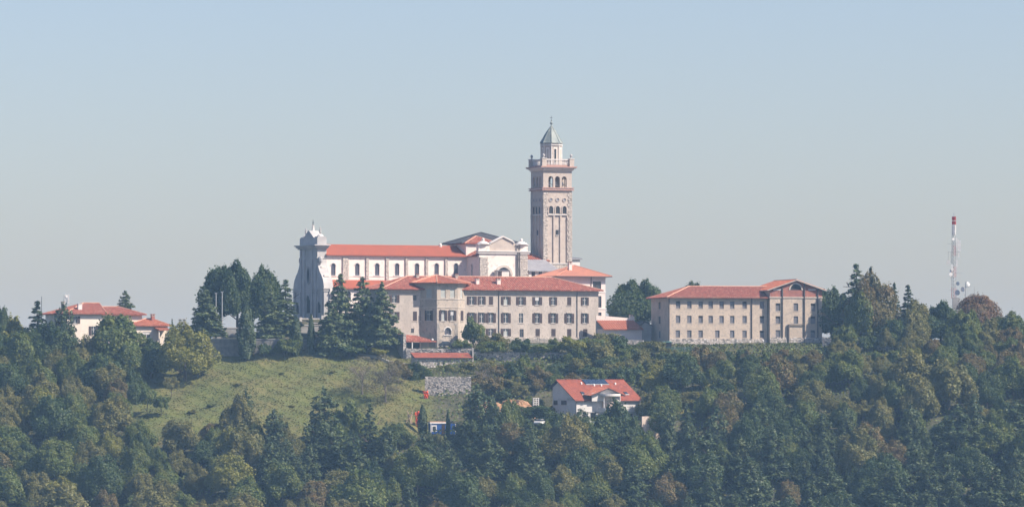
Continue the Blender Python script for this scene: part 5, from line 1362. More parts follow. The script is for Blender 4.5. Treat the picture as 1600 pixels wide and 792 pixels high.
# ================================================================== TREES
def leaf_mesh(name, P, Nn, size, mat, r_, flat=.5, aspect=1.5):
    """one small four-cornered leaf spray per point, facing roughly along its normal"""
    P = np.asarray(P); Nn = np.asarray(Nn); n = len(P); g = np.random.default_rng(r_.randrange(1 << 30))
    Nn = Nn + flat * g.normal(size=(n, 3)); Nn /= np.linalg.norm(Nn, axis=1)[:, None] + 1e-9
    a = np.cross(Nn, g.normal(size=(n, 3))); a /= np.linalg.norm(a, axis=1)[:, None] + 1e-9; b = np.cross(Nn, a)
    s = (size * g.uniform(.6, 1.4, n))[:, None]; k = g.uniform(.15, .4, (n, 1))
    V = np.stack([P - a * s * aspect, P - b * s + a * s * k * .3, P + a * s * aspect, P + b * s * 1.0 - a * s * k], 1).reshape(-1, 3)
    me = bpy.data.meshes.new(name); me.vertices.add(4 * n); me.vertices.foreach_set('co', V.astype(np.float32).ravel())
    me.loops.add(4 * n); me.loops.foreach_set('vertex_index', np.arange(4 * n, dtype=np.int32))
    me.polygons.add(n); me.polygons.foreach_set('loop_start', np.arange(0, 4 * n, 4, dtype=np.int32))
    me.update(calc_edges=True); me.materials.append(M[mat]); return me

def trunk_mesh(name, H, r, r_, limbs=5, lean=.3, spread=.5, start=.35, mat='bark', limb_len=.4):
    m = MB(); pts = [Vector((0, 0, -1.2))]; n = 5
    for k in range(1, n + 1): pts.append(Vector((r_.uniform(-lean, lean) * k / n, r_.uniform(-lean, lean) * k / n, H * k / n)))
    for k in range(n): m.tube(pts[k], pts[k + 1], r * (1 - k / n * .8), r * (1 - (k + 1) / n * .8), mat, 7)
    for k in range(limbs):
        f = start + (1 - start) * k / max(limbs, 1); p = pts[0].lerp(pts[-1], f); a = k * 2.4 + r_.uniform(-.5, .5); L = H * limb_len * (1.15 - f)
        q = p + Vector((math.cos(a) * L, math.sin(a) * L, L * spread)); m.tube(p, q, r * .4 * (1.1 - f) + .03, .04, mat, 5)
        for z in range(2):
            b = a + r_.uniform(-.9, .9); mid = p.lerp(q, .55); m.tube(mid, mid + Vector((math.cos(b) * L * .5, math.sin(b) * L * .5, L * .45)), .06, .02, mat, 4)
    return m.mesh(name)

def blob_crown(name, r_, H0, H1, Rx, nb, nl, size, mat, blob=(.28, .45), top=.8, squash=.85):
    """crown of many overlapping leaf clumps with uneven outline and gaps"""
    P, Nn = [], []; H = H1 - H0; g = np.random.default_rng(r_.randrange(1 << 30)); B = []
    lop = [1 + r_.uniform(-.22, .22) for _ in range(6)]
    for k in range(nb):
        t = r_.random() ** .85; a = r_.uniform(0, 6.283)
        prof = math.sin(math.pi * (0.12 + .80 * t)) ** .7 * (1 - (1 - top) * t)
        rad = Rx * prof * math.sqrt(r_.uniform(.15, 1)) * .82 * lop[int(a / 6.284 * 6)]
        br = Rx * r_.uniform(*blob) * (1 - .35 * t)
        B.append((rad * math.cos(a), rad * math.sin(a), H0 + br * .5 + (H - br) * t, br))
    wsum = sum(b[3] ** 2 for b in B)
    for (x, y, z, br) in B:
        n = int(nl * br * br / wsum) + 3
        d = g.normal(size=(n, 3)); d[:, 2] = np.where(d[:, 2] < -.3, -d[:, 2] * .6, d[:, 2]); d /= np.linalg.norm(d, axis=1)[:, None]
        rr = br * (g.uniform(.55, 1.08, (n, 1)) ** .6)
        P.append(np.array([x, y, z]) + d * rr * np.array([1, 1, squash])); Nn.append(d + np.array([0, 0, .25]))
    return leaf_mesh(name, np.concatenate(P), np.concatenate(Nn), size, mat, r_, .55)

def dome_crown(name, r_, H0, H1, Rx, nl, size, mat, lumps=60, amp=.3, lop=.15, loose=.5, top=1.0):
    """closed crown: a lopsided dome swollen into many rounded bosses, fine leaves all over it, a few gaps"""
    g = np.random.default_rng(r_.randrange(1 << 30)); H = H1 - H0
    n = int(nl * 1.25)
    d = g.normal(size=(n, 3)); d /= np.linalg.norm(d, axis=1)[:, None]
    d[:, 2] = np.where(d[:, 2] < -.55, -d[:, 2], d[:, 2])
    c = g.normal(size=(lumps, 3)); c[:, 2] = np.abs(c[:, 2]) * .9 - .25; c /= np.linalg.norm(c, axis=1)[:, None]
    w = g.uniform(.22, .48, lumps); a = g.uniform(.35, 1.0, lumps) * amp
    ang = np.arccos(np.clip(d @ c.T, -1, 1)) / w
    bump = np.where(ang < 1, a * np.sqrt(np.clip(1 - ang ** 2, 0, 1)), 0)
    b = bump.max(1); k = bump.argmax(1)
    big = 1 + lop * np.sin(np.arctan2(d[:, 1], d[:, 0]) * 2 + g.uniform(0, 6)) * (1 - np.abs(d[:, 2])) + lop * .7 * np.sin(np.arctan2(d[:, 1], d[:, 0]) * 3 + d[:, 2] * 4 + g.uniform(0, 6))
    rad = (1 - amp + b) * big * (1 - .34 * g.random(n) ** 1.8) * np.where(g.random(n) < .10, g.uniform(1.0, 1.14, n), 1.0)
    narrow = 1 - (1 - top) * np.clip(d[:, 2], 0, 1)
    P = np.stack([d[:, 0] * rad * Rx * narrow, d[:, 1] * rad * Rx * narrow, H0 + H * .46 + d[:, 2] * rad * H * .54], 1)
    N_ = d * .55 + (d - c[k] * .75) * 1.3 * (b > 0)[:, None] + np.array([0, 0, .22])
    keep = (b > .02) | (g.random(n) < .25)
    return leaf_mesh(name, P[keep], N_[keep], size, mat, r_, loose)

def tier_crown(name, r_, H0, H1, Rx, tiers, nl, size, mat, droop=.12, power=.9, narrow=.12, gap=.55, arms=9):
    """conifer: whorls of branch pads, each pad a flat spray of needles"""
    P, Nn = [], []; g = np.random.default_rng(r_.randrange(1 << 30)); pads = []
    for t in range(tiers):
        f = t / max(tiers - 1, 1); R_ = Rx * ((1 - f) ** power * (1 - narrow) + narrow) * r_.uniform(.78, 1.12)
        z = H0 + (H1 - H0) * f; n = max(3, int(arms * (1 - .55 * f)))
        a0 = r_.uniform(0, 6.28)
        for k in range(n):
            a = a0 + 6.283 * k / n + r_.uniform(-.3, .3); L = R_ * r_.uniform(.65, 1.08)
            pads.append((a, L, z + r_.uniform(-.25, .25), max(.32 * R_, .25)))
    tot = sum(p[1] * p[3] for p in pads)
    for (a, L, z, w) in pads:
        n = int(nl * L * w / tot) + 3; s = g.uniform(.12, 1, n) ** .7; side = g.normal(size=n) * w * .5 * (1.15 - s * .6)
        x = np.cos(a) * L * s - np.sin(a) * side; y = np.sin(a) * L * s + np.cos(a) * side
        zz = z - droop * L * s ** 1.5 + np.abs(g.normal(size=n)) * gap * .28 - np.abs(side) * .15
        P.append(np.stack([x, y, zz], 1)); Nn.append(np.stack([np.cos(a) * .35 * np.ones(n), np.sin(a) * .35 * np.ones(n), np.ones(n)], 1))
    n = 26; P.append(np.stack([g.normal(size=n) * .07, g.normal(size=n) * .07, H1 + g.uniform(-.6, .5, n)], 1)); Nn.append(g.normal(size=(n, 3)))
    return leaf_mesh(name, np.concatenate(P), np.concatenate(Nn), size, mat, r_, .5, 2.0)

def column_crown(name, r_, H, Rx, nl, size, mat):
    g = np.random.default_rng(r_.randrange(1 << 30)); t = g.uniform(0, 1, nl) ** 1.1; a = g.uniform(0, 6.283, nl)
    prof = Rx * np.clip(np.sin(np.pi * (.16 + .84 * t)) ** .75, .03, 1) * (1 + .16 * np.sin(3 * a + 9 * t) + .1 * np.sin(7 * a - 14 * t)) * g.uniform(.75, 1.08, nl)
    P = np.stack([prof * np.cos(a), prof * np.sin(a), .3 + H * t], 1); Nn = np.stack([np.cos(a), np.sin(a), .5 * np.ones(nl)], 1)
    return leaf_mesh(name, P, Nn, size, mat, r_, .5, 1.8)

def bare_crown(name, r_, H, Rx, mat):
    m = MB()
    def grow(p, d, L, r, depth):
        q = p + d * L; m.tube(p, q, r, r * .65, mat, 5 if depth < 2 else 3)
        if depth >= 5: return
        for k in range(3 if depth else 5):
            a = r_.uniform(0, 6.283); sp = r_.uniform(.35, .8)
            n = (d + Vector((math.cos(a), math.sin(a), r_.uniform(-.2, .5))) * sp).normalized()
            grow(p.lerp(q, r_.uniform(.6, 1.0)), n, L * r_.uniform(.6, .82), max(r * .58, .014), depth + 1)
    p = Vector((0, 0, -1.0)); q = Vector((.1, 0, H * .22)); m.tube(p, q, .24, .18, mat, 7)
    grow(q, Vector((0, 0, 1)), H * .26, .16, 0)
    return m.mesh(name)

KIND = {}
BND = {}
def reg(key, nm, trunk, crown, H, Rx): KIND.setdefault(key, []).append((nm, trunk, crown, H, Rx))
r0 = random.Random(11)
for k in range(8):
    H = 10.0; Rx = r0.uniform(4.1, 4.9)
    reg('broad', 'broadleaf_tree', trunk_mesh('trunk', 7.2, .28, r0), dome_crown('crown', r0, -.6, H, Rx, 12500, r0.uniform(.115, .14), 'leaf_oak', r0.randint(55, 110), r0.uniform(.28, .46), r0.uniform(.10, .24), .75, r0.uniform(.65, 1.0)), H, Rx)
for k in range(3):
    H = 14.0; reg('tall', 'linden_tree', trunk_mesh('trunk', 11, .35, r0, start=.3), dome_crown('crown', r0, .4, H, 4.4, 15000, .15, 'leaf_dark', 80, .36, .16, .8, .8), H, 4.4)
for k in range(4):
    H = 4.0; reg('shrub', 'shrub', trunk_mesh('stem', 2.4, .1, r0, 6, .2, .8, .1), dome_crown('foliage', r0, .0, H, 2.7, 4600, .105, 'leaf_olive', 36, .46, .24, .8), H, 2.7)
for k in range(4):
    H = 11.0; reg('pine', 'pine_tree', trunk_mesh('trunk', 10, .25, r0, 7, .25, .1, .3), tier_crown('crown', r0, 1.6, H - .6, 4.0, r0.randint(10, 13), 10000, .13, 'leaf_pine', .03, .60, .14, 1.5, 10), H, 4.0)
for k in range(3):
    H = 13.0; reg('cedar', 'cedar_tree', trunk_mesh('trunk', 12, .35, r0, 8, .2, .05, .2), tier_crown('crown', r0, 1.8, H - .5, 4.6, 14, 14000, .16, 'leaf_cedar', .16, .70, .08, .7, 12), H, 4.6)
for k in range(2):
    H = 12.0; reg('spruce', 'spruce_tree', trunk_mesh('trunk', 11.5, .2, r0, 3, .05, .1, .3), tier_crown('crown', r0, 1.0, H - .3, 2.5, 17, 7000, .13, 'leaf_cedar', .25, .85, .06, .5, 9), H, 2.5)
for k in range(2):
    H = 12.0; reg('cypress', 'cypress_tree', trunk_mesh('trunk', 10, .2, r0, 0), column_crown('crown', r0, 11.8, 1.75, 6500, .14, 'leaf_cypress'), H, 1.75)
for k in range(2):
    H = 9.0; reg('bare', 'bare_tree', bare_crown('trunk', r0, 8.0, 4.4, 'twig'), blob_crown('crown', r0, 1.4, 9.0, 4.5, 90, 3600, .06, 'leaf_dry', blob=(.2, .34), top=.8), H, 4.5)
reg('umbrella', 'umbrella_tree', trunk_mesh('trunk', 7.4, .3, r0, 9, .2, 1.1, .2, 'twig', .62), dome_crown('crown', r0, 1.8, 9.0, 5.0, 9000, .115, 'leaf_red', 80, .3, .1), 9.0, 5.0)

PLACED = []      # (root, colour word, kind word, px, py of the tree's middle)
def plant(key, px, Y, height, width=None, mat=None, label=None, zbase=None, var=None, group=None, cat=None, name=None):
    x = wx(px, Y); z = tz(x, Y) if zbase is None else zbase
    nm, tr_, cr_, H, Rx = (rng.choice(KIND[key]) if var is None else KIND[key][var % len(KIND[key])])
    s = height / H; sw = s if width is None else width / (2 * Rx)
    o = thing(name or nm, label or '', cat or ('shrub' if key == 'shrub' else 'tree'), (x, Y, z - .1), rng.uniform(0, 6.283), group)
    if cr_.name not in BND:
        co = np.zeros(len(cr_.vertices) * 3, np.float32); cr_.vertices.foreach_get('co', co); co = co.reshape(-1, 3)
        BND[cr_.name] = (float(np.percentile(np.abs(co[:, :2]), 98.5)) , float(np.percentile(co[:, 2], 99.7)))
    rx_, h_ = BND[cr_.name]; s = height / h_; sw = s if width is None else width / (2 * rx_)
    o.scale = (sw, sw * rng.uniform(.94, 1.06), s)
    t = place('trunk' if key != 'shrub' else 'stem', tr_, o)
    c = place('crown' if key != 'shrub' else 'foliage', cr_, o)
    if mat and mat != cr_.materials[0].name:
        c.material_slots[0].link = 'OBJECT'; c.material_slots[0].material = M[mat]
    return o
def hero(key, px, top, base, wpx, Y, label, mat=None, var=None, sink=0.0, cat=None, name=None):
    """a tree whose foot and top are read off the photograph at its own distance"""
    zb = wz(base, Y); h = wz(top, Y) - zb
    return plant(key, px, Y, h, wpx * Y / FPX, mat, label, zb + .1, var, None, cat, name)
# behind and around the church
hero('tall', 344, 418, 520, 56, 1221, 'round dark linden behind the two poles, left of three', 'leaf_dark', 0)
hero('tall', 371, 410, 520, 56, 1218, 'tallest round dark linden, middle of three left of the church', 'leaf_dark', 1)
hero('tall', 413, 419, 525, 58, 1220, 'round dark linden nearest the church front, right of three', 'leaf_dark', 2)
hero('cedar', 322, 456, 532, 62, 1207, 'broad cedar at the left end of the terrace beside the gate pillars', None, 0)
hero('cypress', 385, 474, 562, 27, 1200.6, 'tall dark cypress column in front of the terrace wall', None, 0)
hero('cedar', 423, 455, 534, 52, 1208, 'green cedar standing above the terrace wall right of the tall cypress', None, 1)
hero('spruce', 446, 440, 534, 60, 1210, 'thin topped cedar just left of the church west front', None, 0)
hero('cypress', 462, 494, 558, 20, 1202, 'stout small cypress below the church front, left of two', None, 1)
hero('cypress', 486, 490, 560, 11, 1202, 'slender small cypress below the church front, right of two', None, 0)
hero('cedar', 531, 436, 560, 70, 1205, 'tallest dark cedar in front of the church aisle, left of three', None, 2)
hero('cedar', 566, 438, 550, 70, 1206, 'dark cedar in front of the church aisle, middle of three', None, 0)
hero('cedar', 597, 446, 546, 58, 1202.5, 'dark cedar beside the monastery left windows, right of three', None, 1)
hero('cedar', 517, 480, 562, 58, 1202, 'low spreading cedar in front of the podium wall', None, 1)
hero('shrub', 545, 530, 560, 60, 1201, 'wide dark bush at the foot of the cedar row', 'leaf_dark', 0)
hero('shrub', 447, 530, 558, 40, 1201, 'rounded pale bush against the dark terrace wall left of the small cypresses', 'leaf_oak', 1)
hero('shrub', 415, 537, 560, 26, 1201, 'small dark creeper bush on the dark terrace wall right of the tall cypress', 'leaf_dark', 2)
hero('shrub', 591, 543, 557, 34, 1199, 'small clipped green bush beside the path below the white car', 'leaf_yellow', 3)
# meadow
hero('broad', 289, 506, 598, 88, 1188, 'round yellow green tree standing alone on the left of the meadow', 'leaf_yellow', 0)
hero('shrub', 268, 588, 612, 26, 1174, 'pale feathery bush in the meadow below the lone round tree', 'leaf_olive', 1)
hero('shrub', 252, 618, 645, 24, 1163, 'small dark bush at the lower left edge of the meadow, right one', 'leaf_oak', 2)
hero('shrub', 230, 598, 640, 30, 1165, 'upright bush at the left edge of the meadow', 'leaf_oak', 3)
hero('bare', 566, 556, 624, 60, 1172, 'leafless grey brown tree in the middle right of the meadow', None, 0)
hero('bare', 603, 554, 640, 66, 1166, 'larger leafless grey brown tree left of the dry stone wall', None, 1)
hero('shrub', 622, 563, 600, 36, 1180, 'grey brown scrub bush behind the larger leafless tree', 'leaf_brown', 2)
hero('broad', 653, 566, 606, 40, 1186, 'dark green bush tree between the shed and the dry stone wall', 'leaf_dark', 3)
hero('shrub', 702, 570, 592, 44, 1190, 'olive bush above the dry stone wall, left of two', 'leaf_olive', 0)
hero('shrub', 733, 566, 596, 40, 1189, 'olive bush above the dry stone wall, right of two', 'leaf_olive', 1)
hero('bare', 756, 566, 618, 50, 1180, 'twiggy leafless tree right of the dry stone wall', None, 0)
hero('shrub', 752, 585, 622, 42, 1178, 'brownish bush under the twiggy tree right of the dry stone wall', 'leaf_brown', 3)
hero('broad', 376, 618, 704, 62, 1144, 'brown green tree at the lower edge of the meadow', 'leaf_olive', 1)
hero('pine', 384, 614, 712, 48, 1147, 'dark pine at the lower edge of the meadow behind the brown green tree', None, 0)
hero('pine', 428, 642, 732, 62, 1138, 'dark pine below the middle of the meadow', None, 1)
hero('pine', 507, 612, 742, 88, 1139, 'big dark pine below the leafless trees', None, 2)
hero('broad', 543, 630, 742, 64, 1141, 'tall olive tree right of the big dark pine', 'leaf_oak', 2)
hero('spruce', 578, 634, 742, 48, 1136, 'narrow dark pine left of the orange netting', 'leaf_pine', 1)
hero('cypress', 660, 632, 684, 15, 1152, 'pointed dark cypress right of the tall orange netting', None, 0)
hero('cypress', 700, 640, 690, 7, 1147, 'very thin cypress in front of the blue cabin', None, 1)
hero('pine', 744, 606, 738, 66, 1143, 'tall dark pine right of the blue cabin', None, 3)
hero('cypress', 770, 620, 700, 24, 1150, 'pointed dark tree in front of the orange earth bank', None, 1)
hero('broad', 797, 626, 712, 46, 1144, 'green tree in front of the biggest earth heap', 'leaf_oak', 4)
hero('shrub', 838, 634, 662, 52, 1152, 'dark rounded bush under the pallet stack', 'leaf_dark', 1)
hero('broad', 872, 646, 722, 42, 1145, 'dark tree in front of the house left corner', 'leaf_dark', 5)
hero('broad', 957, 626, 735, 82, 1142, 'large dark green tree in front of the round balcony', 'leaf_dark', 0)
hero('broad', 918, 656, 748, 70, 1136, 'dark green tree below the house front left of the large tree', 'leaf_dark', 3)
hero('broad', 1008, 674, 742, 46, 1134, 'dark tree hiding the foot of the beige block wall', 'leaf_oak', 2)
hero('broad', 990, 652, 730, 44, 1138, 'dark tree below the right corner of the house', 'leaf_dark', 1)
hero('broad', 855, 655, 712, 36, 1144, 'small green tree half hiding the white car', 'leaf_oak', 3)
hero('pine', 1044, 634, 730, 46, 1141, 'dark pine just right of the beige block wall', None, 1)
hero('spruce', 1073, 632, 700, 34, 1146, 'slim dark pine right of the beige block wall', 'leaf_pine', 0)
hero('pine', 1120, 640, 770, 84, 1136, 'big dark pine at the right end of the house clearing', None, 2)
for px, Y, h, lab in ((372, 1179, .7, 'low green tussock right of the lone round tree'), (440, 1187, .6, 'low tussock high in the meadow under the small cypresses'), (330, 1168, .9, 'green tussock below the lone round tree'),
                      (300, 1165, 1.1, 'largest meadow tussock, left of the brown green tree'), (520, 1186, .7, 'low tussock left of the leafless trees'), (456, 1164, .7, 'low tussock in the middle of the lower meadow')):
    plant('shrub', px, Y, h, h * 2.2, rng.choice(('leaf_oak', 'leaf_olive')), lab, None, None, 'tussocks in the meadow', 'tussock', 'tussock')
hero('bare', 1290, 716, 796, 44, 1128, 'pale dead tree among the dark pines low on the right slope', None, 1)
hero('broad', 1424, 544, 584, 40, 1195, 'small bright yellow green tree below the two spruces', 'leaf_yellow', 4)
# between terrace and house
hero('broad', 818, 556, 622, 62, 1184, 'green bushy tree below the terrace wall left of the house roof', 'leaf_oak', 1)
hero('shrub', 782, 590, 622, 40, 1176, 'small brown bush above the earth heaps', 'leaf_brown', 2)
hero('broad', 862, 572, 622, 44, 1182, 'dark rounded tree behind the left end of the house roof', 'leaf_dark', 2)
hero('broad', 905, 545, 600, 50, 1193, 'dark shrubby tree below the monastery right end', 'leaf_oak', 3)
hero('broad', 938, 535, 604, 72, 1194, 'yellow olive bushy tree below the residence corner', 'leaf_olive', 4)
hero('shrub', 902, 583, 610, 44, 1178, 'brown bush just above the left of the house ridge', 'leaf_brown', 0)
hero('broad', 960, 568, 618, 56, 1183, 'olive tree right behind the house ridge', 'leaf_olive', 5)
hero('broad', 1000, 548, 626, 64, 1189, 'tall olive tree above the right end of the house roof', 'leaf_olive', 0)
hero('broad', 1024, 568, 640, 58, 1178, 'yellow olive tree right of the house roof', 'leaf_yellow', 1)
hero('shrub', 1018, 615, 650, 50, 1168, 'reddish brown bush touching the right corner of the house roof', 'leaf_brown', 3)
hero('shrub', 1052, 626, 650, 38, 1164, 'dry grass coloured bush on the rubble wall right of the house', 'leaf_olive', 2)
hero('broad', 1095, 542, 640, 70, 1188, 'grey olive tree below the left end of the abandoned building', 'leaf_brown', 2)
# plants along the monastery
hero('shrub', 740, 496, 546, 40, 1206, 'bushy green tree hugging the monastery wall right of the octagonal bay', 'leaf_oak', 3)
hero('shrub', 722, 530, 548, 30, 1200.8, 'round green bush above the end of the long shed', 'leaf_oak', 0)
for k, (px, top, w_, mt, lab) in enumerate(((815, 528, 36, 'leaf_dark', 'dark bush in front of the monastery door'), (770, 533, 40, 'leaf_oak', 'green bush left of the monastery door above the terrace wall'),
        (845, 537, 44, 'leaf_oak', 'green bush inside the netted fence by the plinth'), (893, 526, 54, 'leaf_yellow', 'pale yellow green bush covering the monastery plinth at right'),
        (963, 525, 46, 'leaf_dark', 'dark bush in front of the low link building'), (1020, 533, 40, 'leaf_olive', 'weedy bush left of the covered bin'), (920, 528, 50, 'leaf_oak', 'green bush in front of the residence corner'))):
    hero('shrub', px, top, 556, w_, 1199.5 - (k % 2), lab, mt, k)
# skyline
hero('broad', 984, 439, 520, 72, 1245, 'wide dark tree behind the low link building, left of two', 'leaf_dark', 1)
hero('broad', 1012, 438, 520, 52, 1250, 'dark tree behind the low link building, right of two', 'leaf_dark', 3)
hero('tall', 1083, 442, 540, 40, 1262, 'tree top peeping over the ridge of the abandoned building', 'leaf_dark', 0)
hero('broad', 1300, 452, 545, 62, 1226, 'dark broad tree right behind the gabled end block', 'leaf_dark', 4)
hero('broad', 1322, 468, 545, 44, 1222, 'smaller dark tree between the gabled end block and the brown tree', 'leaf_dark', 2)
hero('spruce', 1338, 416, 535, 64, 1218, 'tallest spruce behind the big brown tree', None, 0)
hero('spruce', 1360, 422, 535, 40, 1222, 'dark pointed top behind the big brown tree', 'leaf_cypress', 1)
hero('broad', 1362, 428, 540, 74, 1213, 'big brown and green autumn tree on the right hilltop', 'leaf_brown', 0)
hero('broad', 1345, 455, 540, 50, 1211, 'dark green tree at the left foot of the big brown tree', 'leaf_oak', 5)
hero('spruce', 1397, 446, 540, 40, 1216, 'thin grey green spruce right of the brown tree, left of two', None, 1)
hero('spruce', 1419, 448, 540, 46, 1220, 'dark spruce right of the brown tree, right of two', 'leaf_cypress', 0)
hero('broad', 1432, 470, 545, 62, 1212, 'olive round tree right of the two spruces', 'leaf_olive', 1)
hero('broad', 1470, 472, 548, 56, 1214, 'dark green tree left of the mast foot', 'leaf_dark', 2)
hero('umbrella', 1527, 461, 540, 66, 1217, 'russet umbrella shaped tree right of the antenna mast', None, 0)
hero('broad', 1546, 498, 560, 50, 1210, 'grey green tree at the right foot of the russet umbrella tree', 'leaf_olive', 2)
hero('broad', 1578, 488, 556, 64, 1212, 'grey green tree at the right end of the skyline', 'leaf_oak', 3)
hero('broad', 1506, 486, 556, 56, 1209, 'green tree below the antenna mast', 'leaf_oak', 4)
hero('broad', 1399, 500, 552, 50, 1206, 'dark rounded tree below the two spruces', 'leaf_dark', 5)
hero('broad', 1428, 505, 556, 44, 1203, 'grey olive tree with a pale trunk on the grassy shelf', 'leaf_olive', 0)
hero('shrub', 1355, 525, 552, 30, 1203, 'ivy bush on the bent garden wall', 'leaf_dark', 1)
# around the villa
hero('broad', 22, 496, 580, 66, 1210, 'olive yellow tree at the left edge of the skyline', 'leaf_yellow', 1)
hero('broad', 2, 482, 575, 36, 1222, 'dark tree top at the left picture edge behind the olive tree', 'leaf_dark', 2)
hero('spruce', 58, 474, 590, 66, 1206, 'dark pointed spruce left of the villa', 'leaf_cypress', 0)
hero('pine', 100, 480, 590, 58, 1199, 'dark pine in front of the villa left corner', None, 0)
hero('broad', 80, 505, 596, 84, 1198, 'broad dark tree in front of the villa left wall', 'leaf_dark', 3)
hero('broad', 40, 520, 600, 70, 1200, 'dark tree below the olive skyline tree', 'leaf_dark', 4)
hero('broad', 182, 494, 604, 88, 1195, 'large green tree in front of the villa wing', 'leaf_oak', 5)
hero('broad', 132, 526, 612, 62, 1193, 'olive bushy tree below the villa front windows', 'leaf_olive', 0)
hero('cedar', 196, 458, 520, 50, 1232, 'ragged cedar top rising behind the villa roof', None, 2)
hero('spruce', 269, 500, 560, 14, 1206, 'small dark pointed tree right of the villa annex', 'leaf_cypress', 1)
hero('broad', 236, 530, 594, 62, 1194, 'grey green bushy tree in front of the villa annex', 'leaf_dark', 1)
hero('broad', 160, 556, 652, 88, 1182, 'big dark tree left of the meadow', 'leaf_dark', 2)
hero('broad', 205, 580, 668, 56, 1176, 'dark tree at the left edge of the meadow', 'leaf_dark', 0)

# the wooded slope: single trees, each placed where it does not hide what the photograph shows
PROTECT = [(735, 885, 549, 564, 1198), (862, 1008, 592, 642, 1160), (668, 714, 655, 676, 1149), (205, 655, 556, 655, 1163), (430, 470, 556, 655, 1160), (662, 738, 586, 612, 1181), (628, 740, 520, 576, 1195),
           (1012, 1292, 440, 548, 1207), (764, 830, 616, 634, 1158), (1006, 1030, 650, 678, 1143), (643, 662, 640, 666, 1154), (828, 846, 616, 632, 1156), (600, 950, 425, 545, 1201),
           (60, 270, 470, 535, 1205), (320, 520, 500, 560, 1202), (1062, 1086, 622, 650, 1160), (1340, 1400, 526, 550, 1203), (1480, 1530, 330, 476, 1220), (836, 852, 652, 662, 1149)]
cands = []
rt = random.Random(29)
pts = [(o.location.x, o.location.y, 3.0) for o in bpy.data.objects if o.get('category') in ('tree', 'shrub')]
def forest_kind(px, py):
    r = rt.random()
    if px > 980 and py > 650 or (690 < px <= 980 and 640 < py < 740):
        tb = (('pine', 'leaf_pine', .62), ('broad', 'leaf_dark', .76), ('broad', 'leaf_oak', .86), ('broad', 'leaf_brown', .94), ('broad', 'leaf_olive', 1))
    elif px > 990 and py < 650:
        tb = (('shrub', 'leaf_olive', .18), ('broad', 'leaf_olive', .42), ('broad', 'leaf_brown', .58), ('broad', 'leaf_oak', .82), ('broad', 'leaf_dark', 1))
    elif px < 420:
        tb = (('broad', 'leaf_oak', .46), ('broad', 'leaf_brown', .58), ('broad', 'leaf_olive', .78), ('broad', 'leaf_dark', .91), ('broad', 'leaf_yellow', 1))
    elif py < 740:
        tb = (('pine', 'leaf_pine', .45), ('broad', 'leaf_dark', .65), ('broad', 'leaf_oak', .85), ('broad', 'leaf_olive', 1))
    else:
        tb = (('pine', 'leaf_pine', .12), ('broad', 'leaf_oak', .42), ('broad', 'leaf_olive', .7), ('broad', 'leaf_dark', .84), ('broad', 'leaf_brown', 1))
    for k, m_, lim in tb:
        if r <= lim: return k, m_
tries = 0; FOREST = []
while tries < 9000:
    tries += 1
    Y = rt.uniform(1093, 1204); px = rt.uniform(-30, 1630); x = wx(px, Y); z = tz(x, Y); py = HORY - (z - CAMZ) / Y * FPX
    if py > 845: continue
    if 205 < px < 690 and Y > 1146: continue
    low_ = 690 <= px < 1010 and Y > 1141
    if low_ and (Y < 1163 or px < 735): continue
    kind, mt = forest_kind(px, py - 40)
    if low_: kind, mt = 'shrub', rt.choice(('leaf_olive', 'leaf_oak', 'leaf_brown', 'leaf_dark'))
    h = {'pine': rt.uniform(8, 14.5), 'broad': rt.uniform(6.5, 13), 'shrub': rt.uniform(3.0, 5)}[kind]
    if px > 990 and Y > 1175: h = min(h, rt.uniform(4.5, 7.5))
    wid = {'pine': .74, 'broad': .90, 'shrub': 1.35}[kind] * h * rt.uniform(.85, 1.15)
    sp = max(3.6, wid * .80)
    if any((x - a) ** 2 + ((Y - b) * 1.0) ** 2 < (.5 * (sp + c_)) ** 2 * 1.0 for a, b, c_ in pts): continue
    ok = False
    for att in range(4):
        top = py - h / Y * FPX; hw = .45 * wid / Y * FPX
        bad = any(px + hw > a and px - hw < b and top < d - 4 and py > c and Y < yy for a, b, c, d, yy in PROTECT)
        if not bad: ok = True; break
        h *= .78; wid *= .82
    if not ok or h < 2.6: continue
    if h < 4.2 and kind != 'shrub': kind = 'shrub'
    pts.append((x, Y, sp)); FOREST.append((kind, mt, px, Y, py, h, wid))
COLORW = {'leaf_oak': 'mid green', 'leaf_dark': 'dark green', 'leaf_olive': 'olive', 'leaf_brown': 'brownish', 'leaf_yellow': 'yellow green', 'leaf_pine': 'dark'}
def zone(px, py):
    cols = ((130, 'below the villa'), (260, 'below the villa annex'), (400, 'below the lone tree'), (520, 'below the church front'), (640, 'below the leafless trees'), (760, 'below the blue cabin'), (880, 'below the earth heaps'),
            (1010, 'below the red house'), (1130, 'below the link building'), (1215, 'below the abandoned building'), (1300, 'below the gabled block'), (1390, 'below the brown tree'), (1480, 'below the two spruces'), (1560, 'below the antenna mast'), (9999, 'at the right edge'))
    w_ = [t for lim, t in cols if px < lim][0]
    b_ = 'high up' if py < 590 else 'halfway down' if py < 660 else 'low down' if py < 725 else 'at the bottom'
    return b_ + ' ' + w_
buckets = {}
for f in FOREST:
    kind, mt, px, Y, py, h, wid = f
    if kind == 'pine': mt = 'leaf_pine'
    o = plant(kind, px, Y, h, wid, mt)
    word = {'pine': 'pine', 'broad': 'broadleaf tree', 'shrub': 'shrub'}[kind]
    buckets.setdefault('%s %s %s' % (COLORW[mt], word, zone(px, py - h / Y * FPX * .6)), []).append((px, o))
    o['group'] = word + 's on the wooded slope'
ORD = ['leftmost', 'second from left', 'third from left', 'fourth from left', 'fifth from left', 'sixth from left', 'seventh from left', 'eighth from left', 'ninth from left', 'tenth from left', 'eleventh from left', 'twelfth from left', 'thirteenth from left', 'fourteenth from left', 'fifteenth from left', 'sixteenth from left']
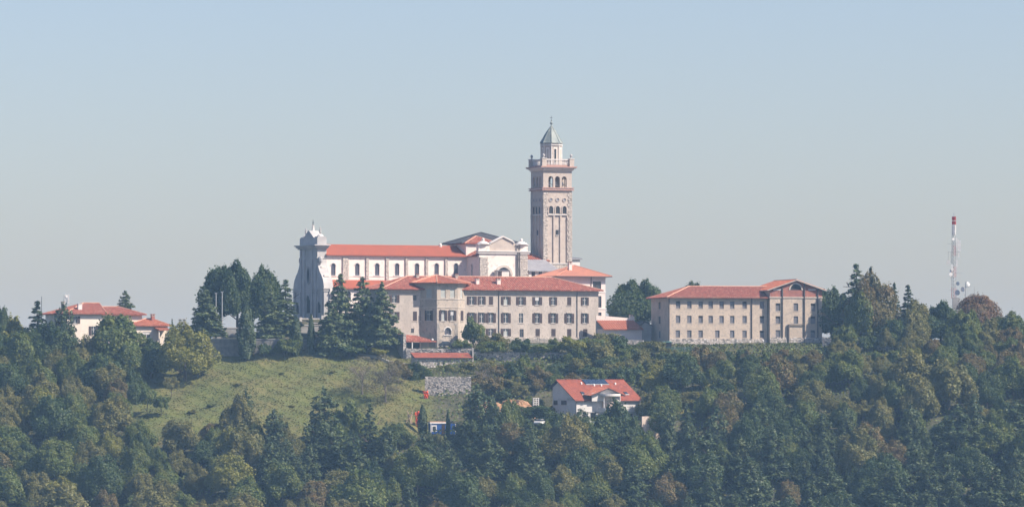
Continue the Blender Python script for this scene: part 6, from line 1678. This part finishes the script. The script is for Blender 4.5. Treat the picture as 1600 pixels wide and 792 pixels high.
for lab, L_ in buckets.items():
    L_.sort(key=lambda t: t[0])
    for k, (px, o) in enumerate(L_):
        nw_ = len(lab.split()) + 5
        if len(L_) == 1: o['label'] = lab
        else:
            s_ = 'rightmost' if k == len(L_) - 1 else ORD[min(k, 15)]
            o['label'] = ('%s, %s' % (lab, s_) if nw_ > 16 else '%s, %s of %d' % (lab, s_, len(L_))) if len(L_) > 2 else '%s, %s one' % (lab, 'left' if k == 0 else 'right')
print('FOREST', len(FOREST), 'of', len(pts))

# ------------------------------------------------------------------ grass and undergrowth
g = np.random.default_rng(5)
def scatter(n, pxr, Yr, mask):
    px = g.uniform(*pxr, n); Y = g.uniform(*Yr, n); x = (px - 800) / FPX * Y; k = mask(x, Y, px); return x[k], Y[k]
def tufts(name, x, y, h, w, mats, kind='stuff'):
    n = len(x); z = terrain(x, y) - .03; a = g.uniform(0, 6.283, n); hh = h * g.uniform(.5, 1.5, n); ww = w * g.uniform(.6, 1.4, n); lx, ly = g.normal(size=n) * .12, g.normal(size=n) * .12
    V = np.stack([np.stack([x - np.cos(a) * ww, y - np.sin(a) * ww, z], 1), np.stack([x + np.cos(a) * ww, y + np.sin(a) * ww, z], 1), np.stack([x + lx + np.cos(a) * ww * .5, y + ly + np.sin(a) * ww * .5, z + hh], 1), np.stack([x + lx - np.cos(a) * ww * .6, y + ly - np.sin(a) * ww * .6, z + hh * .8], 1)], 1).reshape(-1, 3)
    me = bpy.data.meshes.new(name); me.vertices.add(4 * n); me.vertices.foreach_set('co', V.astype(np.float32).ravel()); me.loops.add(4 * n); me.loops.foreach_set('vertex_index', np.arange(4 * n, dtype=np.int32))
    me.polygons.add(n); me.polygons.foreach_set('loop_start', np.arange(0, 4 * n, 4, dtype=np.int32))
    for m_ in mats: me.materials.append(m_)
    mi = np.clip((np.sin(x * .23 + 1) + np.sin(y * .31 + x * .11) + g.normal(size=n) * .8 + 1.2) * .8, 0, len(mats) - .01).astype(np.int32)
    me.polygons.foreach_set('material_index', mi); me.update(calc_edges=True)
    return place(name, me, kind=kind)
gm = [pmat('fresh grass', (.094, .114, .030), (.078, .102, .026), 1.0), pmat('meadow grass', (.116, .124, .034), (.100, .112, .030), 1.0), pmat('dry grass', (.158, .142, .052), (.134, .128, .044), 1.0)]
x, y = scatter(45000, (196, 690), (1142, 1204), lambda x, Y, px: meadow_mask(x, Y) > g.uniform(0, 1, len(x)))
o = tufts('meadow_grass', x, y, .11, .16, gm); o['label'] = 'tufted green and dry grass covering the open meadow'; o['category'] = 'grass'
x, y = scatter(26000, (940, 1480), (1155, 1212), lambda x, Y, px: (Y > 1195) | (meadow_mask(x, Y) > .3))
o = tufts('terrace_weeds', x, y, .38, .2, gm); o['label'] = 'rank weeds growing on the terraces below the right hand buildings'; o['category'] = 'weeds'
x, y = scatter(60000, (-40, 1640), (1095, 1204), lambda x, Y, px: meadow_mask(x, Y) < .4)
me_pts = np.stack([x, y, terrain(x, y) + g.uniform(0, 1.3, len(x))], 1)
o = place('undergrowth', leaf_mesh('undergrowth', me_pts, np.tile([0, -.3, 1.0], (len(x), 1)), .2, 'leaf_oak', rng, .6), kind='stuff'); o['label'] = 'leafy undergrowth filling the gaps between the trees of the slope'; o['category'] = 'undergrowth'

# ------------------------------------------------------------------ haze
hm = bpy.data.materials.new('haze'); hm.use_nodes = True; N = hm.node_tree.nodes; N.remove(N['Principled BSDF'])
pv = N.new('ShaderNodeVolumePrincipled'); pv.inputs['Density'].default_value = HAZE_DENSITY; pv.inputs['Color'].default_value = (*HAZE_COLOR, 1); pv.inputs['Absorption Color'].default_value = (1, 1, 1, 1)
hm.node_tree.links.new(pv.outputs[0], N['Material Output'].inputs['Volume'])
hb = MB(); M['haze'] = hm; hb.box(-6050, 6050, -2550, 6050, -1.6, 132.0, 'haze')
hz = hb.build('haze', kind='stuff')
